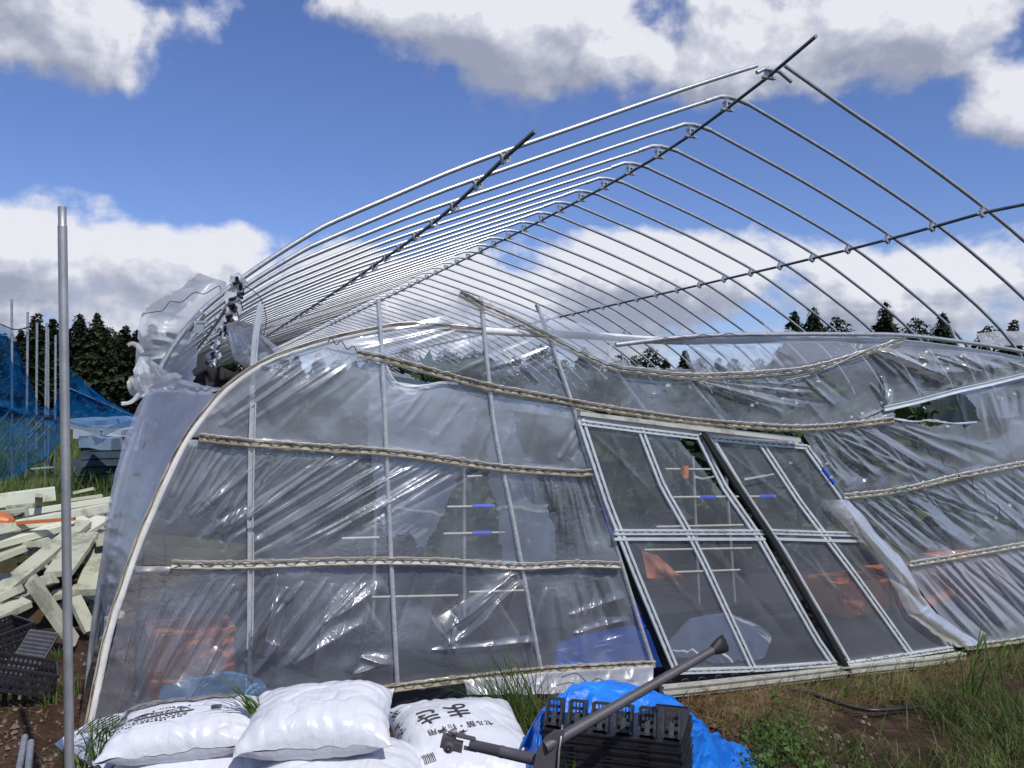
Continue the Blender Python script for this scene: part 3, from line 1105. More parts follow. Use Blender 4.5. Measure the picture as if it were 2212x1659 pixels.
    f += [(600, 1240, 560, 1420, 9, .02), (620, 1300, 590, 1390, 12, -.02), (1120, 1236, 985, 1330, 16, .03), (985, 1330, 960, 1440, 20, .022), (780, 1420, 850, 1440, 14, .02),
          (985, 1350, 1130, 1258, 24, .036), (960, 1400, 1090, 1320, 26, .03), (630, 1440, 810, 1330, 28, .036), (700, 1350, 830, 1260, 18, .026), (760, 1460, 850, 1430, 14, .02), (930, 1405, 1170, 1385, 9, .016), (380, 1560, 470, 1400, 12, .02), (1230, 1330, 1350, 1290, 10, .018), (1240, 1370, 1360, 1340, 10, .018)]
    film_sheet('film_panel', [(286, 1222)] + [(x, y + 4) for x, y in R3[1:]] + [(1345, 1225)], [(180, 1640), (400, 1585), (600, 1532), (780, 1495), (958, 1470), (1171, 1446), (1412, 1436)], WB - .012, S, f, M_film, root, seed=11, noise_amp=.010)
    # flap hanging below the base rail, at the right of the clump of grass
    film_sheet('film_flap', [(1000, 1470), (1171, 1452), (1412, 1438)], [(1010, 1500), (1180, 1500), (1412, 1482)], lambda s, t: WB - .04 - .05 * t, S, fan(14, [(1000, 1470), (1400, 1440)], [(1010, 1510), (1400, 1480)], (4, 9), (.003, .008), 6), M_film_torn, root, seed=12)
    # middle band: long diagonal tension folds
    f = fan(30, [(520, 962), (1060, 1008)], [(330, 1150), (700, 1200)], (3.5, 8), (.004, .012), 7, 14)
    f += fan(20, [(410, 960), (620, 970)], [(330, 1110), (480, 1190)], (3, 6), (.004, .011), 8)
    f += fan(22, [(700, 975), (1000, 1005)], [(380, 1180), (620, 1215)], (3, 7), (.005, .012), 10, 10)
    f += fan(14, [(1190, 1030), (1275, 1028)], [(1200, 1205), (1335, 1210)], (3, 6), (.004, .011), 9)
    f += fan(12, [(1090, 1020), (1270, 1028)], [(1100, 1110), (1290, 1120)], (3, 5), (.006, .013), 12)
    film_sheet('film_panel', [(403, 950)] + [(x, y + 3) for x, y in R2[1:-1]] + [(1286, 1030)], [(286, 1222)] + [(x, y - 2) for x, y in R3[1:-1]] + [(1348, 1219)], WB - .012, S, f, M_film, root, seed=21, noise_amp=.006)
    # upper band
    f = fan(18, [(640, 765), (780, 775)], [(440, 905), (500, 955)], (4, 9), (.004, .010), 13, 12)
    f += fan(16, [(760, 775), (1240, 885)], [(560, 955), (1240, 1015)], (4, 10), (.002, .007), 14, 20)
    f += fan(8, [(1245, 890), (1262, 960)], [(1180, 1010), (1240, 1015)], (3, 6), (.005, .010), 15)
    hole1 = [(834, 785), (855, 790), (916, 805), (993, 820), (992, 830), (950, 826), (916, 833), (880, 838), (858, 832), (842, 812)]
    film_sheet('film_panel', [(407, 942), (440, 897), (490, 842), (560, 792), (640, 758), (700, 750), (772, 766), (916, 802), (1054, 839), (1240, 882)],
               [(420, 943)] + [(x, y - 3) for x, y in R2[1:-1]] + [(1282, 1018)], WB - .012, S, f, M_film_up, root, holes=[hole1], seed=31, noise_amp=.008)
    # top centre to the hole and on to the right: two stacked bands
    f = fan(20, [(980, 690), (1300, 740)], [(700, 760), (1100, 840)], (4, 9), (.003, .009), 16, 14)
    f += fan(14, [(1000, 660), (1030, 665)], [(1000, 760), (1200, 850)], (4, 8), (.003, .008), 17, 12)
    f += fan(24, [(1480, 815), (1500, 818)], [(1680, 905), (1840, 850)], (3, 7), (.005, .014), 18, 10)
    f_top = f
    hole2 = [(1312, 744), (1350, 741), (1420, 739), (1482, 741), (1488, 800), (1430, 797), (1372, 790), (1330, 775), (1322, 760)]
    f = fan(12, [(1485, 745), (1500, 745)], [(1490, 815), (1640, 805)], (3, 6), (.006, .014), 19, 8)
    f += fan(10, [(1560, 745), (1680, 745)], [(1600, 800), (1720, 790)], (3, 7), (.004, .010), 23, 8)
    film_sheet('film_panel', [(1000, 640), (1060, 645), (1112, 660), (1200, 685), (1288, 707), (1320, 722), (1420, 728), (1560, 722), (1660, 700), (1740, 722), (1850, 722), (1955, 724)],
               [(1005, 650), (1050, 665), (1112, 690), (1220, 748), (1320, 794), (1400, 805), (1491, 815), (1649, 808), (1750, 797), (1863, 765), (1949, 738), (1958, 736)],
               WB - .022, S, f, M_film_up, root, holes=[hole2], seed=51, noise_amp=.006)
    # right: between the top pipe and the pale channel
    f = fan(12, [(1850, 742), (1900, 738)], [(2010, 800), (2090, 835)], (5, 10), (.010, .022), 24, 8)
    f += fan(16, [(1960, 745), (2200, 790)], [(1990, 850), (2212, 800)], (5, 10), (.005, .012), 25, 14)
    f += [(1905, 812, 1916, 880, 6, .028), (1925, 840, 1918, 880, 5, .02), (1880, 828, 1912, 868, 4, .014), (1850, 742, 2085, 832, 12, .035), (1880, 742, 2060, 790, 11, .028), (1960, 800, 2150, 800, 14, .02), (2000, 760, 2200, 800, 13, .02)]
    f = f + f_top + fan(14, [(1850, 745), (2212, 785)], [(1960, 850), (2300, 790)], (5, 9), (.010, .022), 47, 14) + fan(12, [(1500, 822), (1760, 804)], [(1600, 905), (1860, 905)], (4, 7), (.005, .012), 48, 14)
    film_sheet('film_panel', [(560, 790), (640, 757), (778, 720), (886, 700), (960, 682), (992, 640), (1039, 662), (1112, 692), (1220, 750), (1320, 795), (1400, 806), (1491, 816), (1649, 809), (1750, 798), (1863, 767), (1949, 737), (2050, 750), (2140, 765), (2212, 778), (2400, 828), (2545, 915)],
               [(566, 800), (645, 770), (700, 752), (772, 766), (830, 778), (916, 801), (1000, 822), (1054, 838), (1160, 857), (1288, 881), (1477, 909), (1560, 914), (1640, 920), (1720, 927), (1837, 919), (1905, 888), (1985, 869), (2066, 847), (2140, 831), (2212, 813), (2400, 800), (2545, 930)],
               WB - .015, S, f, M_film, root, seed=41, noise_amp=.008)
    # right: below the pale channel down to R5
    hole3 = [(1926, 888), (1985, 871), (2062, 852), (2085, 852), (2106, 880), (2118, 912), (2090, 922), (2040, 918), (1975, 912), (1935, 908)]
    f = fan(26, [(1750, 930), (1940, 912)], [(1860, 1065), (2212, 1000)], (4, 9), (.006, .016), 26, 16)
    f += fan(18, [(1745, 945), (1800, 930)], [(1830, 1060), (2060, 1030)], (3, 7), (.006, .014), 27, 12)
    f += fan(12, [(2100, 860), (2212, 830)], [(2120, 960), (2212, 930)], (5, 9), (.006, .014), 28, 12)
    film_sheet('film_panel', [(1728, 930), (1837, 920), (1909, 888), (1985, 870), (2066, 848), (2140, 832), (2212, 814), (2400, 772), (2640, 726)],
               [(1820, 1072), (1870, 1068), (1932, 1060), (1997, 1046), (2077, 1026), (2140, 1014), (2212, 1000), (2400, 964), (2650, 914)], WB - .016, S, f, M_film, root, holes=[hole3], seed=71, noise_amp=.010)
    # R5 to R6
    f = fan(40, [(1830, 1082), (2212, 1008)], [(1970, 1215), (2400, 1140)], (3.5, 8), (.007, .018), 29, 10)
    f += fan(20, [(1835, 1082), (1990, 1050)], [(1980, 1215), (2280, 1165)], (3, 6), (.006, .014), 30, 10)
    film_sheet('film_panel', [(1812, 1078), (1932, 1064), (1997, 1050), (2077, 1030), (2212, 1004), (2400, 968), (2650, 918)], [(1950, 1224), (2050, 1203), (2100, 1194), (2212, 1174), (2400, 1141), (2600, 1106), (2660, 1093)], WB - .016, S, f, M_film, root, seed=81, noise_amp=.006)
    # R6 to the base
    f = fan(44, [(1970, 1228), (2212, 1182)], [(2110, 1392), (2420, 1350)], (3.5, 8), (.008, .018), 31, 8)
    film_sheet('film_panel', [(1950, 1224), (2050, 1207), (2100, 1198), (2212, 1179), (2400, 1146), (2660, 1098)], [(2085, 1402), (2150, 1390), (2212, 1380), (2300, 1368), (2400, 1354), (2680, 1315)], WB - .016, S, f, M_film_up, root, seed=91, noise_amp=.006)
    # bunched white edge of the film beside the right door
    f = fan(8, [(1800, 1080), (1830, 1078)], [(2070, 1390), (2130, 1395)], (5, 8), (.006, .012), 33, 12)
    film_sheet('film_edge', [(1778, 1082), (1800, 1112), (1838, 1150), (1880, 1184), (1908, 1222), (1934, 1272), (1960, 1325), (2018, 1370), (2068, 1398)],
               [(1830, 1078), (1870, 1120), (1900, 1160), (1942, 1200), (1968, 1240), (1990, 1285), (2022, 1325), (2075, 1362), (2125, 1392)], lambda s, t: WB - .03 - .03 * np.sin(t * math.pi), 2.6, f, M_film_edge, root, seed=95, noise_amp=.006)
    # inner layer: torn pale sheet hanging between the second and third studs
    film_sheet('inner_film', [(790, 760), (900, 800), (1060, 850), (1100, 860)], [(800, 1190), (900, 1200), (960, 1190), (1040, 1150)], WB + .22, 4, fan(18, [(800, 800), (1090, 860)], [(810, 1190), (1010, 1150)], (5, 10), (.005, .014), 36), M_film_torn, root,
               edge=[(800, 790), (1020, 850), (1085, 858), (1040, 880), (1020, 930), (990, 960), (1010, 1010), (975, 1050), (960, 1100), (925, 1170), (900, 1180), (885, 1150), (840, 1165), (815, 1120), (812, 1060), (790, 960), (795, 870)], seed=97, noise_amp=.012, sag=.03)
    film_sheet('inner_film', [(1055, 870), (1110, 880), (1180, 900), (1200, 1000)], [(1045, 1210), (1100, 1215), (1150, 1215), (1200, 1215)], WB + .15, 4, fan(10, [(1060, 870), (1150, 900)], [(1060, 1200), (1200, 1215)], (5, 9), (.005, .012), 37), M_film_torn, root,
               edge=[(1062, 868), (1105, 880), (1118, 940), (1150, 1010), (1200, 1150), (1215, 1215), (1085, 1215), (1075, 1100), (1050, 1000)], seed=98, noise_amp=.012)
    # outer skirt of film round the tunnel's left corner
    f = fan(9, [(340, 850), (440, 870)], [(228, 1240), (262, 1240)], (6, 10), (.003, .008), 41, 8) + fan(6, [(320, 850), (440, 870)], [(260, 1060), (320, 1080)], (9, 14), (.004, .010), 45, 8)
    Acv = [(322, 838), (300, 872), (268, 950), (246, 1035), (228, 1120), (219, 1200), (214, 1262), (222, 1320), (240, 1345)]
    Bcv = [(470, 850), (440, 900), (400, 955), (362, 1035), (326, 1110), (300, 1175), (278, 1240), (262, 1290), (250, 1345)]
    film_sheet('side_film', Acv, Bcv, lambda s, t: WB + .42 - .38 * t, 2.7, f, M_film_side, root, seed=99, noise_amp=.013)
    f = fan(10, [(235, 1340), (250, 1340)], [(170, 1600), (200, 1600)], (4, 8), (.008, .016), 42, 6)
    film_sheet('side_film', [(238, 1335), (205, 1400), (185, 1480), (170, 1570), (155, 1660)], [(254, 1335), (232, 1400), (214, 1470), (198, 1550), (178, 1650)], lambda s, t: WB + .25 - .22 * t, 3.2, f, M_film, root, seed=100, noise_amp=.014)
    # sheet wound up on the first hoop, standing in the wind
    f = fan(16, [(300, 830), (330, 660)], [(420, 800), (440, 690)], (5, 10), (.008, .02), 43, 10)
    film_sheet('torn_film', [(296, 850), (291, 800), (293, 774), (298, 720), (303, 682), (320, 662), (340, 648), (372, 630), (398, 618), (412, 600), (430, 590)],
               [(420, 840), (423, 815), (426, 774), (424, 735), (423, 700), (434, 686), (446, 672), (458, 658), (470, 645), (482, 630), (494, 612)], lambda s, t: W0 + .10 + .16 * np.sin(t * math.pi) + .0 * s, 3.2, f, M_film_white, root,
               edge=[(285, 860), (288, 780), (300, 682), (338, 646), (398, 622), (410, 603), (428, 588), (455, 602), (466, 592), (494, 612), (466, 652), (425, 700), (428, 780), (412, 845), (380, 860)], seed=101, noise_amp=.045)
    film_sheet('torn_film', [(488, 700), (494, 740), (505, 775), (540, 805)], [(510, 692), (548, 700), (588, 742), (632, 770)], lambda s, t: WB + .5 - .15 * t, 3.2, fan(8, [(490, 700), (540, 700)], [(520, 800), (620, 770)], (5, 9), (.01, .02), 44), M_film_white, root, seed=102, noise_amp=.02)
    # rolled bright edges of the tear
    def ribbon(pts, wd, w, sd, m=M_film_edge):
        Q_ = smooth_path(wl(pts, w), 4)
        P = resample(Q_, max(8, int(path_len(Q_) / .014)))
        r = random.Random(sd)
        V, Fq = [], []
        n = len(P)
        for i, p in enumerate(P):
            t = (P[min(i + 1, n - 1)] - P[max(i - 1, 0)]).normalized()
            a = NW.cross(t).normalized()
            q = wd * (.75 + .7 * nz(i * .11, 2, sd))
            for k in range(5):
                rg = ((.5 * nz(i * .45, k * 3, sd + 9) + r.uniform(-.08, .08)) if k in (0, 4) else 0)
                V.append(p + a * (-1 + k * .5 + rg) * q + NW * (.35 * nz(i * .12, k * .6, sd + 4) + .25 * math.sin(k * .8)) * q)
        for i in range(n - 1):
            for k in range(4):
                z = i * 5 + k
                Fq.append((z, z + 1, z + 6, z + 5))
        np_mesh('torn_edge', np.array(V), np.array(Fq), m, root, True)
    film_sheet('torn_edge', [(318, 838), (345, 820), (380, 815), (420, 826), (460, 836), (492, 838)], [(322, 856), (350, 850), (385, 845), (420, 854), (455, 853), (490, 846)], lambda s, t: W0 - .28 + .06 * t, 2.2, fan(10, [(322, 835), (485, 838)], [(330, 858), (490, 852)], (4, 7), (.008, .02), 49), M_torn_white, root,
               edge=[(318, 836), (346, 818), (382, 813), (422, 824), (494, 836), (490, 848), (470, 846), (452, 858), (430, 848), (410, 856), (392, 842), (370, 850), (350, 842), (330, 854)], seed=104, noise_amp=.02)
    film_sheet('torn_film', [(288, 800), (300, 770), (320, 770), (345, 790)], [(300, 860), (330, 850), (360, 846), (400, 846)], lambda s, t: W0 - .15 + .12 * np.sin(s * 4), 2.4, fan(10, [(295, 780), (345, 790)], [(310, 855), (395, 845)], (4, 8), (.015, .04), 50), M_film_white, root, seed=105, noise_amp=.04)
    film_sheet('torn_film', [(272, 812), (300, 802), (330, 806), (352, 818)], [(276, 862), (300, 868), (326, 862), (350, 852)], lambda s, t: W0 - .2 - .05 * np.sin(s * 5 + t * 3), 2.2, fan(9, [(275, 812), (345, 815)], [(285, 865), (340, 855)], (4, 7), (.012, .03), 46), M_film_edge, root,
               edge=[(276, 822), (290, 806), (322, 806), (350, 820), (340, 842), (322, 850), (300, 866), (282, 850), (274, 838)], seed=103, noise_amp=.03)
    ribbon([(300, 850), (284, 868), (262, 872)], .010, W0 - .2, 5, M_torn_white)
    ribbon([(308, 762), (296, 746), (286, 742), (276, 746)], .014, W0 + .05, 6, M_film_edge)
    ribbon([(835, 790), (850, 818), (875, 834), (915, 833), (955, 826), (990, 829)], .007, WB - .03, 8, M_torn_white)
    ribbon([(842, 783), (900, 802), (950, 812), (992, 822)], .006, WB - .03, 9, M_torn_white)
    ribbon([(1932, 905), (1975, 911), (2010, 908), (2060, 915), (2110, 912)], .008, WB - .03, 10, M_torn_white)
    ribbon([(1500, 1030), (1520, 1034), (1548, 1028)], .010, WB - .04, 11)
    ribbon([(1608, 1036), (1640, 1030), (1672, 1024)], .008, WB - .04, 12)
    ribbon([(1320, 745), (1318, 770), (1340, 778)], .012, WB - .04, 13)
    ribbon([(232, 1330), (240, 1352), (252, 1340)], .018, WB + .1, 14)
    # chips and small patches stuck on the right-hand film
    r = random.Random(9)
    for (x, y) in [(1905, 870), (2045, 920), (1885, 905), (1862, 893), (1850, 912), (1838, 900), (1768, 825), (1625, 875), (1625, 797), (1415, 848), (1785, 1000), (1995, 880), (2165, 860), (2190, 850), (1442, 833), (1535, 833), (1895, 935), (1720, 870), (1635, 870), (2180, 1090), (2150, 1118), (2130, 1125), (1795, 1030), (1708, 1000)]:
        q = onw(x, y, WB - .035)
        b = MB()
        n = 9
        vs = [q]
        for k in range(n):
            a = k * 2 * math.pi / n
            rr = r.uniform(.006, .014)
            vs.append(q + EU * math.cos(a) * rr * 1.5 + Vector((0, 0, math.sin(a) * rr * .8)) + NW * r.uniform(-.004, .01))
        b.add(vs, [(0, k + 1, (k + 1) % n + 1) for k in range(n)], True)
        b.build('film_scrap', M_film_edge, root)
    # loose spring wires
    def c3(L):
        return [(609.9 + x * .3063, 542.1 + y * .3063) for x, y in L]

    def c5(L):
        return [((1800 + x * .4219) / 1.4756, (900 + y * .4219) / 1.4756) for x, y in L]

    def c6(L):
        return [((2500 + x * .4219) / 1.4756, (950 + y * .4219) / 1.4756) for x, y in L]

    def c1(L):
        return [(x * .3064, 406.6 + y * .3064) for x, y in L]

    def c7(L):
        return [((1800 + x * .5413) / 1.4756, (1550 + y * .5413) / 1.4756) for x, y in L]
    wires = [(c3([(322, 645), (345, 610), (380, 662), (415, 635), (458, 695), (500, 670), (530, 725)]), WB - .05),
             (c1([(1000, 905), (1020, 885), (1090, 872), (1150, 860), (1200, 800), (1280, 802), (1370, 735), (1440, 745), (1540, 690), (1558, 718)]), W0 - .12),
             (c7([(-20, 1125), (60, 1100), (95, 1120), (140, 1157), (200, 1132), (250, 1170)]), WB - .11),
             (c6([(370, 975), (410, 948), (462, 976), (540, 945), (625, 992), (690, 970), (742, 1020), (820, 1018), (880, 1066), (950, 1072), (990, 1122), (1070, 1130), (1105, 1182), (1180, 1192), (1210, 1262), (1300, 1290), (1325, 1350), (1410, 1358), (1430, 1430), (1510, 1460), (1532, 1540), (1612, 1560), (1632, 1645)]), WB - .05),
             (c6([(-20, 540), (50, 552), (90, 582), (150, 545), (200, 566), (280, 540), (330, 552)]), WB - .05),
             (c5([(600, 465), (700, 452), (760, 418), (830, 432), (900, 410), (960, 432), (1040, 395), (1140, 412), (1240, 385), (1320, 406), (1400, 398), (1500, 402)]), WB - .07),
             (c6([(790, 1470), (830, 1438), (885, 1456), (940, 1430), (1020, 1462), (1062, 1412)]), WB - .05),
             ([(345, 1240), (362, 1243), (374, 1228), (392, 1222)], WB - .04),
             ([(516, 610), (560, 640), (575, 690), (565, 740), (552, 795)], W0 - .2)]
    for p, w in wires:
        MB().tube(smooth_path(wl(p, w), 4), .0022, 5).build('spring_wire', M_wire, root)
    # broken strap on the right: thin bar with a black toggle
    MB().tube(wl([(1695, 822), (1745, 812), (1800, 790), (1895, 745)], WB - .04), .004, 6).build('tie_rod', M_galv_old, root)
    # blue clips
    for (x1, y1, x2, y2) in ((1302, 1098, 1316, 1144), (1367, 1306, 1386, 1356), (1266, 978, 1278, 1014), (1772, 1012, 1797, 1044), (1984, 1290, 2008, 1328)):
        a, b2 = onw(x1, y1, WB - .0), onw(x2, y2, WB - .0)
        m_ = MB().tube([a, a.lerp(b2, .08), a.lerp(b2, .1), a.lerp(b2, .9), a.lerp(b2, .92), b2], [.021, .021, .018, .018, .021, .021], 12)
        d = (b2 - a).normalized()
        s = NW.cross(d).normalized()
        m_.obox(a.lerp(b2, .5) + NW * .018, d * (b2 - a).length * .42, s * .006, NW * .006)
        m_.build('clip', M_blueclip, root)
    # broken rail end sticking up at the peak, pipe stubs
    MB().sweep(wl([(993, 632), (1039, 659)], WB - .02), CHAN, NW).build('rail_end', M_galv_old, root)
    MB().tube(wl([(1350, 716), (1353, 735)], WB - .0), .012, 10).build('pipe_stub', M_galv, root)
    origin(root, UW(2.6, WB, 0))
    return root


wall = build_end_wall()

# ------------------------------------------------------------------ sliding doors


def build_door(label, left, mid, right, top, midrail, bottom, w, dark_side):
    root = thing('sliding_door', label, 'door', group='leaning sliding doors in the end wall')
    SP_ = [(-.019, 0), (.019, 0), (.019, .014), (.006, .014), (.006, .004), (-.006, .004), (-.006, .014), (-.019, .014)]
    for p, sc_ in ((left, 1.0), (mid, .95), (right, 1.0)):
        pts = resample(wl(p, w), 20)
        c = MB().sweep(pts, [(a * sc_, b) for a, b in SP_], NW).build('stile', M_alu, root)
        MB().tube(zigzag(pts, .006, .11, NW, .010), .0022, 4, smooth=False).build('spring_wire', M_wire, c)
    for p, dy in ((top, 0), (midrail, 0), (bottom, 0)):
        pts = resample(wl(p, w - .004), 14)
        c = MB().sweep(pts, [(a * .72, b) for a, b in SP_], NW).build('rail', M_alu, root)
        MB().tube(zigzag(pts, .006, .085, NW, .011), .0022, 4, smooth=False).build('spring_wire', M_shadewire, c)
    if midrail:
        pts = resample(wl([(x, y + 15) for x, y in midrail], w - .003), 8)
        MB().sweep(pts, [(-.007, 0), (.007, 0), (.007, .014), (-.007, .014)], NW).build('rail', M_alu, root)
    # panes of film
    def at_y(line, y):
        for (x1, y1), (x2, y2) in zip(line, line[1:]):
            if y1 <= y <= y2:
                return x1 + (x2 - x1) * (y - y1) / (y2 - y1)
        (x1, y1), (x2, y2) = line[-2], line[-1]
        return x1 + (x2 - x1) * (y - y1) / (y2 - y1)
    k = 0
    for (ta, tb) in ((top, midrail), (midrail, bottom)):
        for (la, lb) in ((left, mid), (mid, right)):
            def cross(line, hl):
                y = hl[0][1]
                for _ in range(6):
                    x = at_y(line, y)
                    y = float(np.interp(x, [p[0] for p in hl], [p[1] for p in hl]))
                return (at_y(line, y), y)
            a1, a2, b1, b2 = cross(la, ta), cross(lb, ta), cross(la, tb), cross(lb, tb)
            k += 1
            film_sheet('film_pane', [a1, a2], [b1, b2], w - .001, 4, fan(5, [a1, a2], [b2, b1], (5, 12), (.001, .004), k), M_film_door, root, seed=110 + k + int(left[0][0]), rag=0, noise_amp=.0025)
    origin(root, onw(bottom[1][0], bottom[1][1], w))
    return root


build_door('leaning aluminium framed film door, left of the two beside the dark gap', [(1252, 905), (1312, 1087), (1370, 1234), (1455, 1439)], [(1380, 925), (1429, 1050), (1484, 1146), (1524, 1226), (1627, 1447)],
           [(1506, 939), (1561, 1050), (1636, 1157), (1762, 1380), (1798, 1432)], [(1252, 912), (1380, 929), (1506, 944)], [(1325, 1149), (1480, 1149), (1650, 1149)], [(1455, 1450), (1640, 1444), (1805, 1432)], WB - .035, 'right')
build_door('leaning aluminium framed film door, right of the two with the bunched film over its edge', [(1530, 942), (1605, 1066), (1690, 1192), (1829, 1430)], [(1643, 960), (1725, 1084), (1843, 1240), (1966, 1412)],
           [(1740, 966), (1812, 1066), (1900, 1190), (2050, 1396)], [(1528, 946), (1643, 957), (1740, 965)], [(1660, 1148), (1780, 1152), (1870, 1154)], [(1826, 1434), (1960, 1414), (2056, 1399)], WB - .002, 'left')
# the dark post between the doors, the dark jamb
post = thing('door_post', 'black slanting post in the gap between the two film doors', 'post')
MB().sweep(resample(wl([(1514, 936), (1587, 1050), (1678, 1186), (1800, 1396), (1836, 1464)], WB - .04), 10), [(-.013, 0), (.013, 0), (.013, .03), (-.013, .03)], NW).build('bar', M_black, post)
MB().sweep(resample(wl([(1527, 940), (1600, 1055), (1690, 1190), (1812, 1400)], WB - .02), 10), [(-.008, 0), (.008, 0), (.008, .012), (-.008, .012)], NW).build('liner', M_galv_old, post)
origin(post, onw(1836, 1464, WB - .04))
jamb = thing('door_post', 'dark slanting post behind the left edge of the left film door', 'post')
MB().sweep(resample(wl([(1330, 1160), (1365, 1260), (1400, 1340), (1440, 1445)], WB + .03), 8), [(-.018, 0), (.018, 0), (.018, .02), (-.018, .02)], NW).build('bar', M_black, jamb)
origin(jamb, onw(1440, 1445, WB + .03))

# ------------------------------------------------------------------ grass and leaf helpers


def blade_mesh(pts, heights, widths, leans, seed, seg=3, curl=.6):
    """pts (n,3) roots -> strips. returns V, F arrays"""
    r = np.random.RandomState(seed)
    n = len(pts)
    ang = r.rand(n) * 2 * np.pi
    dirx, diry = np.cos(ang), np.sin(ang)
    lx, ly = leans
    bend = r.rand(n) * curl + .1
    side = np.stack([-diry, dirx, np.zeros(n)], 1)
    V = np.zeros((n, (seg + 1) * 2, 3))
    for k in range(seg + 1):
        t = k / seg
        c = pts.copy()
        hor = heights * bend * t ** 1.8
        c[:, 0] += dirx * hor + lx * heights * t ** 1.5
        c[:, 1] += diry * hor + ly * heights * t ** 1.5
        c[:, 2] += heights * t * (1 - .35 * bend * t)
        wd = (widths * (1 - t) ** .6 * .5 + .0003)[:, None]
        V[:, 2 * k] = c - side * wd
        V[:, 2 * k + 1] = c + side * wd
    m = (seg + 1) * 2
    base = (np.arange(n) * m)[:, None]
    Fq = np.concatenate([base + np.array([[2 * k, 2 * k + 1, 2 * k + 3, 2 * k + 2]]) for k in range(seg)], 0)
    return V.reshape(-1, 3), Fq


def grass_patch(name, n, sampler, h, w, lean, m, seed, seg=3, curl=.6, parent=None, zoff=-.01, **tags):
    r = np.random.RandomState(seed)
    X, Y = sampler(r, n)
    n = len(X)
    z = (fbm(X * 1.1, Y * 1.1, 1, 4) * .05) * np.clip((14 - np.hypot(X, Y)) / 6, 0, 1) - .02 + zoff
    pts = np.stack([X, Y, z], 1)
    hh = h[0] + (h[1] - h[0]) * r.rand(n) ** 1.6
    ww = w[0] + (w[1] - w[0]) * r.rand(n)
    V, Fq = blade_mesh(pts, hh, ww, lean, seed + 1, seg, curl)
    return np_mesh(name, V, Fq, m, parent, True, **tags)


def px_region(poly, dens=None, z=0.0):
    """sampler: ground points whose frame position falls inside the polygon"""
    P = [onz(x, y, z) for x, y in poly]
    xy = [(p.x, p.y) for p in P]
    x0, x1 = min(p[0] for p in xy), max(p[0] for p in xy)
    y0, y1 = min(p[1] for p in xy), max(p[1] for p in xy)

    def f(r, n):
        X, Y = [], []
        tot = 0
        while tot < n:
            x = x0 + (x1 - x0) * r.rand(4 * n)
            y = y0 + (y1 - y0) * r.rand(4 * n)
            k = inside(x, y, xy)
            if dens is not None:
                k &= r.rand(4 * n) < dens(x, y)
            X.append(x[k])
            Y.append(y[k])
            tot += k.sum()
        return np.concatenate(X)[:n], np.concatenate(Y)[:n]
    return f


def clump_sampler(cx, cy, rad):
    def f(r, n):
        a = r.rand(n) * 2 * np.pi
        q = rad * r.rand(n) ** .6
        return cx + np.cos(a) * q, cy + np.sin(a) * q
    return f


def leaf_cloud(centres, size, m, name, parent, seed, flat=.5, **tags):
    """small four-cornered leaves"""
    r = np.random.RandomState(seed)
    n = len(centres)
    a = r.randn(n, 3)
    a /= np.linalg.norm(a, axis=1)[:, None]
    b = np.cross(a, r.randn(n, 3))
    b /= np.linalg.norm(b, axis=1)[:, None]
    s = (size * (.6 + .8 * r.rand(n)))[:, None]
    V = np.stack([centres - a * s, centres + b * s * .55, centres + a * s, centres - b * s * .55], 1).reshape(-1, 3)
    Fq = (np.arange(n) * 4)[:, None] + np.array([[0, 1, 2, 3]])
    return np_mesh(name, V, Fq, m, parent, False, **tags)


# ------------------------------------------------------------------ inside the greenhouse


M_faded = simple('faded_orange_cloth', (.30, .10, .045), rough=.8, var=.3, scale=10)


